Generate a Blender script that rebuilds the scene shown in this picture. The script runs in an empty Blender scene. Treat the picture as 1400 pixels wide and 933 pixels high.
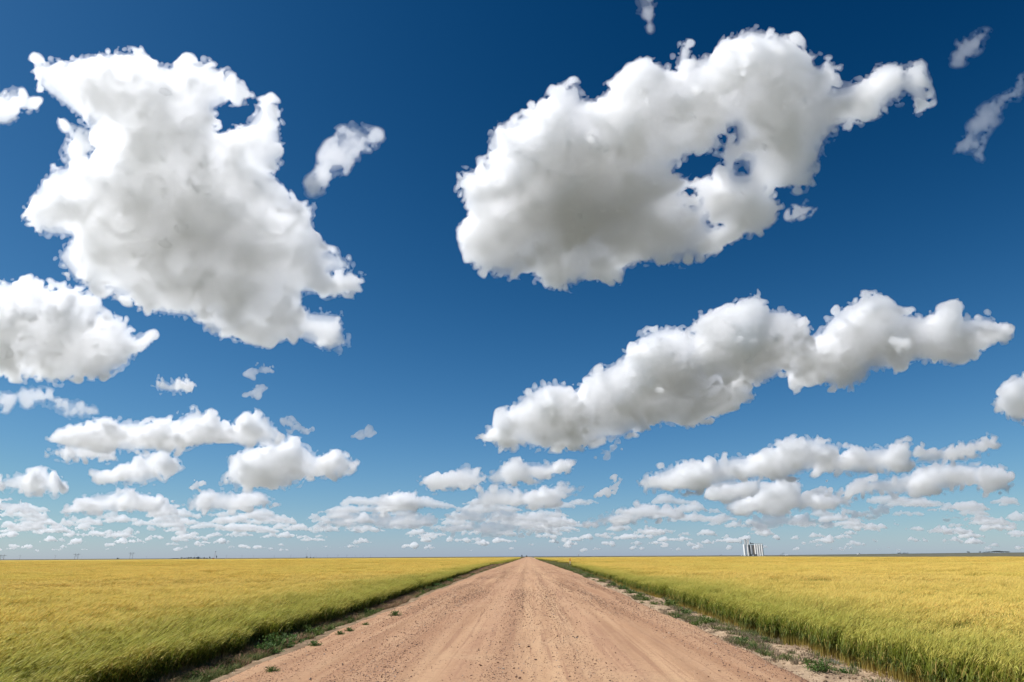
import bpy, math, random
import numpy as np
from mathutils import Vector, Matrix

random.seed(7)
rng = np.random.default_rng(7)
scene = bpy.context.scene
col = scene.collection
R = math.radians

# ------------------------------------------------------------------ camera
EYE = Vector((0.0, 0.0, 1.95))
PITCH, YAW, ROLL = R(17.52), R(1.17), R(0.32)
cam_data = bpy.data.cameras.new("camera")
cam_data.lens, cam_data.sensor_width = 24.0, 36.0
cam_data.clip_start, cam_data.clip_end = 0.1, 400000.0
cam = bpy.data.objects.new("camera", cam_data)
col.objects.link(cam)
ROT = Matrix.Rotation(YAW, 3, 'Z') @ Matrix.Rotation(R(90) + PITCH, 3, 'X') @ Matrix.Rotation(-ROLL, 3, 'Z')
cam.matrix_world = Matrix.Translation(EYE) @ ROT.to_4x4()
scene.camera = cam

# ------------------------------------------------------------------ sky and sun
SUN_EL, SUN_AZ = R(52), R(-95)          # azimuth measured from the road's direction, left is negative
world = bpy.data.worlds.new("World")
scene.world = world
world.use_nodes = True
wn = world.node_tree
wn.nodes.clear()
sky = wn.nodes.new('ShaderNodeTexSky')
sky.sky_type = 'NISHITA'
sky.sun_disc = False
sky.sun_elevation = SUN_EL
sky.sun_rotation = SUN_AZ
sky.altitude = 1500
sky.air_density, sky.dust_density, sky.ozone_density = 1.0, 1.0, 6.0
# The photograph was taken through a polarising filter: the sky's own colours are deepened by one tone curve per
# channel, the same in every direction.
WL = wn.links
def wmath(op, a, b=None, c=None, clamp=False):
    n = wn.nodes.new('ShaderNodeMath'); n.operation = op; n.use_clamp = clamp
    for i, x in enumerate((a, b, c)):
        if x is None: continue
        if isinstance(x, (int, float)): n.inputs[i].default_value = x
        else: WL.new(x, n.inputs[i])
    return n.outputs[0]
def wpoly(x, cs):
    y = cs[0]
    for k in cs[1:]: y = wmath('MULTIPLY_ADD', x, y, k)
    return y
SKY_STRENGTH = 0.0757
sep = wn.nodes.new('ShaderNodeSeparateColor'); WL.new(sky.outputs[0], sep.inputs[0])
g_in = [wmath('MINIMUM', wmath('POWER', wmath('MULTIPLY', sep.outputs[i], 0.10), 1 / 2.2), 0.84) for i in range(3)]
r_ = wpoly(g_in[0], (-0.6395, 2.0153, -0.4572))
g_ = wpoly(g_in[1], (-0.6566, 2.0215, -0.4299))
b_ = wmath('MULTIPLY_ADD', g_in[2], 0.3721, wpoly(g_in[1], (-1.9297, 2.9289, -0.6167)))
cmb = wn.nodes.new('ShaderNodeCombineColor')
for i, ch in enumerate((r_, g_, b_)):
    WL.new(wmath('MULTIPLY', wmath('POWER', wmath('MAXIMUM', ch, 0.02), 2.2), 10.0), cmb.inputs[i])
bg = wn.nodes.new('ShaderNodeBackground')
bg.inputs['Strength'].default_value = SKY_STRENGTH
wo = wn.nodes.new('ShaderNodeOutputWorld')
WL.new(cmb.outputs[0], bg.inputs['Color'])
WL.new(bg.outputs[0], wo.inputs['Surface'])

sun_data = bpy.data.lights.new("sun", 'SUN')
sun_data.energy, sun_data.angle = 5.0, R(0.53)
sun_data.color = (1.0, 0.983, 0.980)
sun = bpy.data.objects.new("sun", sun_data)
col.objects.link(sun)
sun_dir = Vector((math.sin(SUN_AZ) * math.cos(SUN_EL), math.cos(SUN_AZ) * math.cos(SUN_EL), math.sin(SUN_EL)))
sun.rotation_euler = (-sun_dir).to_track_quat('-Z', 'Y').to_euler()
sun.location = (0, 0, 50)

vs = scene.view_settings
vs.view_transform, vs.look, vs.exposure, vs.gamma = 'Standard', 'None', 0.40, 1.0
cy = scene.cycles
cy.use_denoising = True
cy.adaptive_threshold = 0.02
cy.max_bounces, cy.diffuse_bounces, cy.glossy_bounces = 52, 8, 2
cy.transmission_bounces, cy.volume_bounces, cy.transparent_max_bounces = 4, 48, 128
cy.caustics_reflective = cy.caustics_refractive = False

# ------------------------------------------------------------------ helpers
def sight(px, py):
    """Unit direction from the camera through a point of the 1400 x 933 photograph (arrays too)."""
    px, py = np.asarray(px, float), np.asarray(py, float)
    f = 1400 * 24.0 / 36.0
    v = np.stack([px - 700.0, 466.5 - py, np.full_like(px, -f)], -1)
    v = v @ np.array(ROT).T
    return v / np.linalg.norm(v, axis=-1, keepdims=True)

def tag(o, label=None, cat=None, group=None, kind=None):
    if label: o["label"] = label
    if cat: o["category"] = cat
    if group: o["group"] = group
    if kind: o["kind"] = kind
    return o

def mesh_np(name, verts, faces, mat=None, smooth=False):
    """A mesh from numpy arrays: verts (n,3), faces (m,3 or 4)."""
    me = bpy.data.meshes.new(name)
    verts = np.ascontiguousarray(verts, np.float32); faces = np.ascontiguousarray(faces, np.int32)
    k = faces.shape[1]
    me.vertices.add(len(verts)); me.vertices.foreach_set("co", verts.ravel())
    me.loops.add(faces.size); me.loops.foreach_set("vertex_index", faces.ravel())
    me.polygons.add(len(faces))
    me.polygons.foreach_set("loop_start", np.arange(0, faces.size, k, dtype=np.int32))
    if smooth: me.polygons.foreach_set("use_smooth", np.ones(len(faces), bool))
    me.update(calc_edges=True)
    if mat: me.materials.append(mat)
    return me

def link(name, me, parent=None):
    o = bpy.data.objects.new(name, me)
    col.objects.link(o)
    if parent: o.parent = parent
    return o

def new_mat(name):
    m = bpy.data.materials.new(name)
    m.use_nodes = True
    m.node_tree.nodes.clear()
    out = m.node_tree.nodes.new('ShaderNodeOutputMaterial')
    return m, m.node_tree, out
# ------------------------------------------------------------------ clouds
# Each cloud is a closed body of white droplets standing at its own distance: an outline, a depth that swells from
# the rim to the middle, and billows of several sizes, meshed by surface nets and filled with a scattering volume.
NOISE_N = 144
def band_noise(lo, hi, seed):
    """Periodic noise whose wavelengths lie between lo and hi cells."""
    g = np.random.default_rng(seed)
    F = np.fft.rfftn(g.standard_normal((NOISE_N,) * 3).astype(np.float32))
    k = np.fft.fftfreq(NOISE_N)[:, None, None] ** 2 + np.fft.fftfreq(NOISE_N)[None, :, None] ** 2 + np.fft.rfftfreq(NOISE_N)[None, None, :] ** 2
    k = np.sqrt(k)
    kc, kw = math.log(1 / math.sqrt(lo * hi)), 0.5 * math.log(hi / lo)
    with np.errstate(divide='ignore'):
        F *= np.exp(-((np.log(np.maximum(k, 1e-9)) - kc) / kw) ** 2)
    n = np.fft.irfftn(F, s=(NOISE_N,) * 3)
    return (n / n.std()).astype(np.float32)
OCT = [(band_noise(w * 0.7, w * 1.4, 100 + i), w) for i, w in enumerate((66, 36, 19, 10, 5.2, 2.9))]

def poly_distance(P, U, V):
    """Signed distance (inside positive) from grid points to a closed outline."""
    P = np.asarray(P, float)
    A, B = P, np.roll(P, -1, 0)
    best = np.full(U.shape, 1e9); inside = np.zeros(U.shape, bool)
    for (ax, ay), (bx, by) in zip(A, B):
        dx, dy = bx - ax, by - ay
        t = np.clip(((U - ax) * dx + (V - ay) * dy) / max(dx * dx + dy * dy, 1e-9), 0, 1)
        best = np.minimum(best, np.hypot(U - ax - t * dx, V - ay - t * dy))
        if ay != by:
            c = (ay > V) != (by > V)
            inside ^= c & (U < (bx - ax) * (V - ay) / (by - ay) + ax)
    return np.where(inside, best, -best)

def surface_net(F):
    """Naive surface nets of F > 0: vertices in cell units and quads."""
    S = F > 0
    nx, ny, nz = F.shape
    cnt = np.zeros((nx - 1, ny - 1, nz - 1), np.int8)
    for i in (0, 1):
        for j in (0, 1):
            for k in (0, 1):
                cnt += S[i:nx - 1 + i, j:ny - 1 + j, k:nz - 1 + k]
    act = (cnt > 0) & (cnt < 8)
    ii, jj, kk = np.nonzero(act)
    idx = np.full(act.shape, -1, np.int32); idx[ii, jj, kk] = np.arange(len(ii))
    acc = np.zeros((len(ii), 3), np.float32); num = np.zeros(len(ii), np.float32)
    for ax in range(3):
        for a in (0, 1):
            for b in (0, 1):
                o = [0, 0, 0]; o[(ax + 1) % 3], o[(ax + 2) % 3] = a, b
                e = list(o); e[ax] = 1
                f0 = F[ii + o[0], jj + o[1], kk + o[2]]; f1 = F[ii + e[0], jj + e[1], kk + e[2]]
                m = (f0 > 0) != (f1 > 0)
                t = np.where(m, f0 / np.where(m, f0 - f1, 1), 0)
                p = np.empty((len(ii), 3), np.float32)
                p[:] = o; p[:, ax] = t
                acc[m] += p[m]; num += m
    verts = np.stack([ii, jj, kk], -1) + acc / num[:, None]
    quads = []
    for ax in range(3):
        s0 = [slice(None)] * 3; s1 = [slice(None)] * 3
        s0[ax], s1[ax] = slice(0, -1), slice(1, None)
        X = S[tuple(s0)] != S[tuple(s1)]
        b, c = (ax + 1) % 3, (ax + 2) % 3
        p = np.stack(np.nonzero(X), -1)
        ok = (p[:, b] > 0) & (p[:, c] > 0) & (p[:, b] < F.shape[b] - 1) & (p[:, c] < F.shape[c] - 1)
        p = p[ok]
        flip = S[p[:, 0], p[:, 1], p[:, 2]]
        q = []
        for db, dc in ((-1, -1), (0, -1), (0, 0), (-1, 0)):
            r = p.copy(); r[:, b] += db; r[:, c] += dc
            q.append(idx[r[:, 0], r[:, 1], r[:, 2]])
        q = np.stack(q, -1)
        q[~flip] = q[~flip][:, ::-1]
        quads.append(q)
    return verts, np.concatenate(quads)

def cloud_material(name, mfp, albedo=1.0, g=0.35, skin=0.02):
    m, nt, out = new_mat(name)
    v = nt.nodes.new('ShaderNodeVolumeScatter')
    v.inputs['Color'].default_value = (albedo, albedo, albedo, 1)
    v.inputs['Density'].default_value = 1.0 / mfp
    v.inputs['Anisotropy'].default_value = g
    nt.links.new(v.outputs[0], out.inputs['Volume'])
    if not skin: return m
    # faint diffuse surface added so the relief shows crisper sun and shade
    t = nt.nodes.new('ShaderNodeBsdfTransparent'); d = nt.nodes.new('ShaderNodeBsdfDiffuse'); x = nt.nodes.new('ShaderNodeMixShader')
    d.inputs['Color'].default_value = (0.95, 0.95, 0.95, 1); x.inputs[0].default_value = skin
    nt.links.new(t.outputs[0], x.inputs[1]); nt.links.new(d.outputs[0], x.inputs[2]); nt.links.new(x.outputs[0], out.inputs['Surface'])
    return m

def poly(s):
    return [tuple(float(c) for c in p.split(',')) for p in s.split()]

TRIS = [0, 0]
def drop_specks(vt, q, least):
    """Leave out loose flecks and closed pockets of fewer than `least` vertices."""
    lab = np.arange(len(vt))
    for _ in range(200):
        m = lab[q].min(1)
        new = lab.copy()
        np.minimum.at(new, q.ravel(), np.repeat(m, 4))
        new = new[new]; new = new[new]
        if np.array_equal(new, lab): break
        lab = new
    size = np.bincount(lab, minlength=len(vt))
    good = (size[lab] >= least) | (lab == size.argmax())
    idx = np.cumsum(good) - 1
    return vt[good], idx[q[good[q[:, 0]]]].astype(np.int32)
DEPTH_STEP = 1.9
AMP = (13, 12, 11, 7.5, 3.2, 1.4)
def cloud_shells(lobes, holes=(), dist=3000.0, step=2.0, thick=70.0, amp=AMP, billow=0.45, tilt=0.0, seed=0, shells=((0.0, 0.0, 1),), deepen=1.0, specks=0):
    """Nested bodies of one cloud, from thin outer veil to dense heart, as (points, quads) for each (swell, extra raggedness).
    lobes: [(outline, offset in depth)], all in photograph pixels; one pixel of depth is dist / 933 metres."""
    P = np.concatenate([np.asarray(l[0]) for l in lobes])
    mg = 16 * step
    u = np.arange(P[:, 0].min() - mg, P[:, 0].max() + mg, step)
    v = np.arange(P[:, 1].min() - mg, P[:, 1].max() + mg, step)
    U, V = np.meshgrid(u, v, indexing='ij')
    DL = [(poly_distance(l[0], U, V), l[1]) for l in lobes]
    Hd = [poly_distance(h, U, V) for h in holes]
    wmax = max(math.sqrt(max(d.max(), 1) * thick) + abs(o) for d, o in DL) * 1.25 + 10 * step
    w = np.arange(-wmax, wmax, step * DEPTH_STEP)
    F = None
    for d, o in DL:
        for h in Hd: d = np.minimum(d, -h)
        f = (d[:, :, None] - ((w[None, None, :] - o) ** 2) / thick).astype(np.float32)
        F = f if F is None else np.maximum(F, f)
    np.clip(F, -60, 60, out=F)
    # broad swells grow towards the middle of the cloud; outside the outline the noise dies away, so few flecks float free
    dm = np.max([d for d, o in DL], axis=0)
    for h in Hd: dm = np.minimum(dm, -h)
    deep = (np.clip(0.6 + dm / (16.0 * step), 0.0, 1.9 * deepen))[:, :, None].astype(np.float32)
    edge = np.clip(1.0 + dm / (11.0 * step), 0.0, 1.0)[:, :, None].astype(np.float32)
    rim = np.clip(1.0 + dm / (6.0 * step), 0.0, 1.0)[:, :, None].astype(np.float32)
    relief = edge * (1.0 + 0.8 * np.clip(dm / (30.0 * step), 0.0, 1.0))[:, :, None].astype(np.float32)
    floor = (-0.5 * np.clip(dm, 0.0, 56.0) - 2.0 * step)[:, :, None].astype(np.float32)      # swells never eat a hole through the middle
    S = np.zeros_like(F)
    g_ = np.random.default_rng(seed)
    fine = np.zeros_like(F)
    for (N, wl), a in zip(OCT, amp):
        i0, j0, k0 = g_.integers(0, NOISE_N, 3)
        iu, iv, kw_ = (np.arange(len(u)) + i0) % NOISE_N, (np.arange(len(v)) + j0) % NOISE_N, np.arange(len(w))
        if wl < 30: n = 0.5 * (N[np.ix_(iu, iv, (kw_ // 2 + k0) % NOISE_N)] + N[np.ix_(iu, iv, ((kw_ + 1) // 2 + k0) % NOISE_N)])
        else: n = N[np.ix_(iu, iv, (kw_ + k0) % NOISE_N)]
        k = a * step / 2.0
        if wl < 30: n = (1 - billow) * 0.8 * n + billow * (1.6 * np.abs(n) - 1.28)   # torn edges with some rounded billows
        else: n = 0.8 * n
        S += (k * n) * (deep if wl > 30 else relief if wl > 12 else relief * rim)
        if wl < 12: fine += (k * n) * edge
    F += np.maximum(S, floor)
    out = []
    for swell, rag, skip in shells:
        G = F + swell * step / 2.0
        if rag: G += rag * fine
        if skip > 1: G = G[::skip, ::skip, ::skip].copy()
        G[0] = G[-1] = -1; G[:, 0] = G[:, -1] = -1; G[:, :, 0] = G[:, :, -1] = -1
        if not (G > 0).any(): out.append(None); continue
        vt, q = surface_net(G)
        if specks: vt, q = drop_specks(vt, q, specks)
        uu, vv, ww = u[0] + vt[:, 0] * step * skip, v[0] + vt[:, 1] * step * skip, w[0] + vt[:, 2] * step * DEPTH_STEP * skip
        vm = 0.5 * (v[0] + v[-1])
        D = dist * (1 + ww / 933.0 + tilt * (vv - vm) / 933.0)
        pts = sight(uu, vv) * D[:, None] + np.array(EYE)
        TRIS[0] += 2 * len(q)
        out.append((pts, q))
    return out

def elev(px, py):
    return math.asin(float(sight(px, py)[2]))

CLOUD_BASE = 1500.0
def thin_out(me, keep):
    """Collapse the smooth stretches of a mesh and leave its ragged ones; keep is the share of triangles left."""
    if keep >= 1.0: TRIS[1] += 2 * len(me.polygons); return me
    o = bpy.data.objects.new("thinning", me); col.objects.link(o)
    d = o.modifiers.new("collapse", 'DECIMATE'); d.ratio = keep; d.use_collapse_triangulate = True
    m2 = bpy.data.meshes.new_from_object(o.evaluated_get(bpy.context.evaluated_depsgraph_get()))
    m2.name = me.name
    bpy.data.objects.remove(o); bpy.data.meshes.remove(me)
    TRIS[1] += len(m2.polygons)
    return m2
def add_cloud(label, lobes, holes=(), dist=None, group=None, fringe=True, mfp_px=None, g=0.72, wispy=False, keep=1.0, soft=1.0, **kw):
    """One cloud: a body of droplets, with a denser core and a thin ragged veil as parts."""
    lobes = [(poly(l), 0.0) if isinstance(l, str) else (poly(l[0]), l[1]) for l in lobes]
    holes = [poly(h) for h in holes]
    P = np.array([p for l in lobes for p in l[0]])
    e = elev(P[:, 0].mean(), P[:, 1].min() * 0.3 + P[:, 1].max() * 0.7)
    if dist is None: dist = min(CLOUD_BASE / math.sin(max(e, 0.012)), 60000.0)
    st = kw.get('step', 2.0)
    if mfp_px is None: mfp_px = 6.5 if st > 1.35 else 3.6
    kw.setdefault('tilt', 0.35 / math.tan(max(e, 0.25)))
    kw.setdefault('seed', len(bpy.data.objects))
    if st <= 1.35 and not wispy: kw['thick'] = kw['thick'] * 1.4
    if wispy:
        kw['amp'] = (9, 9, 9, 6, 3.5, 2.0); kw['billow'] = 0.0
        plan = (("cloud", 1.0, 0.0, 2.0, 0.0), ("veil", 7.0, 0.4, 3.5, 0.0), ("core", -4.0, 0.0, 1.6, 0.0))
    elif fringe: plan = (("cloud", 1.0, 0.0, 2.6 * soft, 0.08), ("veil", 6.0, 0.7, 6.5 * soft, 0.0), ("core", -5.0, -0.2, 1.25, 0.0))
    else: plan = (("cloud", 1.5, 0.2, 1.2, 0.06),)
    kw['specks'] = 160 if st > 1.35 else 60 if fringe else 25
    res = cloud_shells(lobes, holes=holes, dist=dist, shells=[(p[1], p[2], 2 if p[0] == 'core' else 1) for p in plan], **kw)
    c = res[0][0].mean(0)
    m1 = dist / 933.0
    root = None
    for (nm, _s, _r, k, skin), r in zip(plan, res):
        if r is None: continue
        o = link(nm, thin_out(mesh_np(nm, r[0] - c, r[1], cloud_material(nm + "_droplets", k * mfp_px * m1, g=g, skin=skin)), keep), root)
        if root is None: root = o; o.location = c; tag(o, label, "cloud", group)
    return root

A = "46,80 77,86 123,73 189,69 204,82 231,90 247,79 285,84 309,98 341,131 309,148 303,173 332,167 349,144 368,133 382,152 386,190 380,221 372,248 390,264 405,279 432,277 428,310 443,337 478,356 478,368 455,375 494,379 496,394 482,407 409,402 409,417 424,425 467,429 470,452 478,471 451,483 416,467 386,459 362,473 335,465 289,459 266,436 231,432 208,429 177,413 143,402 100,382 77,352 96,325 65,323 29,302 42,267 62,240 77,229 112,221 127,206 123,186 120,171 85,144 54,121 48,98"
A2 = "-25,120 0,132 12,115 29,121 35,140 54,136 50,152 31,167 0,169 -30,165"
A3 = "81,163 100,175 118,182 122,205 110,219 96,225 83,217 96,194 88,178"
A4 = "426,267 418,250 436,233 440,213 459,183 482,167 501,179 524,183 513,198 490,217 478,233 455,240 440,260"
B = "628,254 632,234 651,230 669,213 666,191 677,170 707,159 729,144 748,136 759,121 793,114 797,134 814,134 844,108 879,84 896,84 922,95 930,59 943,59 947,80 986,68 993,54 1021,38 1054,43 1086,50 1100,68 1116,77 1111,95 1121,88 1138,84 1146,93 1141,118 1164,113 1186,102 1214,93 1239,95 1259,88 1268,114 1271,139 1252,154 1221,139 1204,157 1164,171 1146,175 1129,196 1118,229 1111,254 1079,257 1057,257 1066,282 1057,300 1036,318 1007,329 990,337 956,354 917,363 874,357 847,363 844,384 806,384 765,397 737,384 722,372 699,382 664,374 643,354 630,324 630,312 643,299 641,281 630,273"
BH = ["922,236 938,212 986,204 990,224 975,240 960,252 940,242", "985,188 1003,176 1004,190 992,196", "1006,226 1020,222 1020,236 1008,236", "936,262 946,256 950,274 944,278", "970,304 984,296 996,310 984,316", "1222,156 1236,128 1252,140 1256,160", "1262,98 1290,90 1290,124 1270,118"]
C1A = "657,600 663,586 674,587 686,566 697,556 717,540 734,529 746,523 771,524 780,529 785,545 800,570 805,600 800,611 766,613 734,614 714,607 709,616 683,617 680,606 660,603"
C1 = "783,543 793,540 797,526 809,514 823,504 846,491 860,477 877,459 897,447 926,446 940,456 960,470 1000,500 1029,530 1029,549 1000,556 977,569 949,581 914,581 891,579 869,590 851,599 826,601 800,608 770,604 765,580"
C2 = "943,466 949,449 957,434 971,429 1003,413 1026,404 1034,401 1046,411 1050,423 1076,423 1094,431 1103,443 1100,454 1094,480 1076,503 1057,520 1029,529 990,527 955,524 945,500"
C3 = "1070,470 1120,454 1129,440 1146,423 1177,406 1197,404 1214,413 1221,427 1246,429 1263,431 1289,423 1309,416 1317,434 1337,433 1354,434 1380,449 1377,463 1349,471 1331,484 1294,497 1251,494 1223,506 1191,506 1186,520 1160,531 1134,530 1120,520 1083,531 1076,503"
D = "-90,430 -60,410 -30,392 0,384 23,386 42,382 66,390 75,398 89,388 112,396 129,409 131,425 154,433 174,438 185,460 210,460 193,475 181,492 166,506 147,515 96,517 73,525 46,517 0,514 -60,512 -95,480"
D2 = "-25,552 0,535 38,529 73,540 104,550 131,564 123,571 66,564 23,566 -20,566"
S1, S15, S08 = dict(step=1.3, keep=0.45), dict(step=1.5, keep=0.45), dict(step=1.1, keep=0.6)
add_cloud("huge ragged cloud filling the upper left of the sky", [A], holes=["296,150 316,140 346,136 352,148 338,168 318,176 300,182"], thick=27, seed=1, step=1.45, keep=0.28, deepen=1.15)
add_cloud("small ragged cloud cut by the left edge beside the huge left cloud", ["-25,124 0,134 14,116 29,124 36,142 24,160 0,167 -30,163", "36,140 54,138 50,150 38,152"], thick=20, mfp_px=14, **S15)
add_cloud("torn scrap of cloud tucked into the left notch of the huge left cloud", [A3], thick=14, mfp_px=16, wispy=True, **S1)
add_cloud("thin slanting wisp of cloud just right of the huge left cloud", [A4], thick=16, mfp_px=22, wispy=True, **S15)
add_cloud("biggest cloud on the right with a blue hole and a pointed tail", [B], holes=BH, thick=36, seed=2, step=1.5, keep=0.28, deepen=1.1)
add_cloud("long stepped cloud rising to the right with a swollen middle and frayed tail", [(C1A, -22), (C1, 8), (C2, -32), (C3, 5)], thick=35, step=1.45, keep=0.28, billow=0.5, soft=0.7, mfp_px=4.4, seed=3)
add_cloud("thick grey bottomed cloud at the left edge below the huge cloud", [D], thick=42, mfp_px=5.5, step=1.5, keep=0.3, seed=4)
add_cloud("broken thin cloud hanging under the grey cloud at the left edge", ["-25,552 0,537 14,534 22,545 8,560 -20,566", "26,536 40,529 70,538 74,548 50,556 30,552", "64,556 80,544 104,548 131,564 122,571 90,570"], thick=10, mfp_px=13, wispy=True, **S1)
add_cloud("tiny isolated two humped cloud right of the grey left edge cloud", ["210,529 222,517 232,524 240,518 251,517 266,529 258,537 220,536"], thick=12, **S08)
add_cloud("little torn puff under the huge left cloud, the upper of two", ["338,512 357,496 374,500 370,510 350,515"], thick=8, mfp_px=16, fringe=False, **S08)
add_cloud("little flat puff under the huge left cloud, the lower of two", ["334,541 348,530 362,530 350,541"], thick=8, mfp_px=13, fringe=False, **S08)
add_cloud("long flat cloud reaching right to a hooked hump at mid left", ["69,598 96,587 127,577 193,575 220,577 240,575 255,564 266,560 293,567 301,577 320,581 336,569 347,564 366,571 382,591 382,606 347,610 320,596 278,602 251,614 239,618 166,618 116,610 81,604"], thick=20, **S1)
add_cloud("small flat cloud just below the long flat cloud at mid left", ["64,620 85,610 147,612 158,629 96,629"], thick=12, **S08)
add_cloud("wedge shaped cloud with a thin left tail below the long flat cloud", ["123,647 150,647 181,637 193,625 228,621 247,635 228,652 193,664 135,660"], thick=18, **S1)
add_cloud("piled up layered cloud with a round right knob at mid left", ["316,625 332,616 370,610 397,596 420,610 436,625 440,640 428,652 386,668 332,668 305,660 320,645", ("425,650 432,628 450,620 470,618 486,634 463,652", -8)], thick=25, **S1)
add_cloud("smooth domed cloud near the left edge low over the field", ["-25,662 0,656 23,648 50,641 77,647 91,664 73,676 23,672 0,668 -20,668"], thick=17, **S1)
add_cloud("small egg shaped puff left of the piled up cloud", ["251,668 270,652 278,660 274,672 260,674"], thick=9, fringe=False, **S08)
add_cloud("thin scrap above the piled up cloud at mid left", ["386,575 397,571 410,584 428,587 420,593 400,590"], thick=7, mfp_px=14, fringe=False, **S08)
add_cloud("lonely tiny tapered puff in the blue gap left of centre", ["484,597 497,593 505,585 513,593 500,598"], thick=6, mfp_px=12, fringe=False, **S08)
add_cloud("plump cloud cut by the right edge", ["1354,554 1374,526 1400,516 1440,520 1450,550 1440,575 1400,575 1383,570 1369,564"], thick=26, **S1)
add_cloud("broad low cloud at right with a long left slope and two humps", ["875,661 899,644 926,634 950,634 1007,623 1037,625 1052,613 1085,599 1109,598 1127,602 1151,608 1148,625 1140,640 1100,646 1085,653 1010,657 962,670 935,673 881,671", ("1140,640 1148,622 1166,614 1214,610 1241,605 1244,616 1232,631 1247,635 1229,644 1175,650 1142,646", 6)], thick=22, **S1)
add_cloud("slim sausage shaped cloud at right above the long low bank", ["1250,634 1259,608 1274,616 1298,611 1325,604 1349,598 1364,602 1361,613 1340,620 1304,629 1274,634"], thick=14, **S1)
add_cloud("long lumpy bank of cloud tapering left near the right edge", ["1145,676 1166,662 1196,655 1220,653 1250,644 1280,632 1304,631 1334,635 1373,640 1385,652 1379,670 1346,673 1331,659 1304,670 1256,677 1220,677 1190,674 1160,679"], thick=20, **S1)
add_cloud("heaped tower shaped cloud in the row above the grain elevator", ["989,691 998,683 1031,679 1040,664 1070,656 1091,659 1096,679 1130,680 1169,682 1160,692 1115,697 1040,700 992,700"], thick=18, **S1)
add_cloud("low grey cloud behind the left shoulder of the heaped cloud", ["962,678 970,660 1000,655 1040,657 1044,675 1000,682 968,680"], thick=12, **S08)
add_cloud("short round cloud to the right of the heaped cloud", ["1098,679 1112,664 1130,661 1139,670 1130,679"], thick=12, fringe=False, **S08)
add_cloud("leaning shark fin cloud right of centre", ["815,676 830,664 851,650 857,653 845,674"], thick=9, fringe=False, **S08)
add_cloud("tiny smudge of cloud under the long stepped cloud", ["812,624 822,614 836,612 848,614 840,622 826,625"], thick=6, mfp_px=14, fringe=False, **S08)
add_cloud("little ball of cloud right of the biggest right cloud", ["1077,298 1085,282 1100,278 1111,284 1105,294 1085,303"], thick=14, mfp_px=16, **S08)
add_cloud("faint streak of cloud near the top right corner", ["1300,86 1314,54 1339,41 1354,46 1339,68 1314,86"], thick=10, mfp_px=34, wispy=True, **S1)
add_cloud("pale slanting streak of cloud against the right edge", ["1396,107 1415,100 1410,130 1375,136 1368,157 1346,186 1343,218 1329,214 1307,207 1321,179 1339,150 1371,132"], thick=10, mfp_px=34, wispy=True, **S1)
add_cloud("faint scrap of cloud at the very top of the sky", ["866,-8 893,-8 896,20 889,40 876,18"], thick=10, mfp_px=30, wispy=True, **S1)
add_cloud("low cloud over the road with a sharp left hook, left of a pair", ["573,659 593,652 620,643 638,634 653,643 663,653 656,667 620,671 590,671"], thick=13, **S08)
add_cloud("low cloud over the road with a thin right tail, right of a pair", ["663,653 686,635 713,628 728,634 767,631 788,635 776,644 752,653 716,659 674,664"], thick=13, **S08)
add_cloud("layered cloud above the end of the road", ["644,692 655,675 662,670 692,664 713,676 740,665 782,664 800,667 776,679 758,690 716,694 660,692"], thick=13, **S08)
add_cloud("flat grey shelf of cloud below the layered road end cloud", ["608,709 628,699 644,694 710,695 704,706 650,712"], thick=9, mfp_px=11, fringe=False, **S08)
add_cloud("wide low bank of cloud straight above the end of the road", ["596,724 617,712 655,712 695,709 728,704 758,698 775,708 768,721 716,730 620,730"], thick=10, mfp_px=12, fringe=False, **S08)
add_cloud("long peaked cloud low in the sky right of the road end", ["800,719 818,706 845,700 869,691 893,691 923,694 932,704 920,709 875,712 830,718"], thick=10, **S08)
add_cloud("peaked cloud rising from the low bank left of the road", ["497,699 525,682 547,671 567,675 577,682 570,700 525,704"], thick=13, **S08)
add_cloud("rolling low bank of cloud left of the road", ["440,718 447,707 455,699 492,696 530,704 590,702 600,712 562,722 462,724"], thick=10, mfp_px=12, fringe=False, **S08)
add_cloud("low heaped cloud over the left field, leftmost of three", ["90,700 105,687 130,675 180,669 197,675 220,682 217,695 150,701"], thick=12, **S08)
add_cloud("small low cloud over the left field, middle of three", ["208,700 222,685 245,687 243,700"], thick=9, fringe=False, **S08)
add_cloud("low stretched cloud over the left field, rightmost of three", ["252,690 265,677 300,671 337,675 360,680 380,690 325,699 265,699"], thick=12, **S08)
add_cloud("low cloud at the left edge under the domed cloud", ["-20,700 -10,682 37,687 40,697 0,701"], thick=9, fringe=False, **S08)
add_cloud("tapered lens shaped cloud low at right below the lumpy bank", ["1150,706 1162,699 1190,694 1220,692 1216,702 1180,709"], thick=9, mfp_px=11, fringe=False, **S08)
add_cloud("small domed cloud low at right near the dark trees", ["1288,713 1296,705 1308,702 1318,706 1316,713"], thick=8, mfp_px=11, fringe=False, **S08)
add_cloud("frayed low cloud just above the grain elevator", ["1010,716 1022,708 1050,706 1084,702 1104,704 1140,710 1136,719 1084,721 1030,720"], thick=8, mfp_px=13, fringe=False, **S08)

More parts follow.
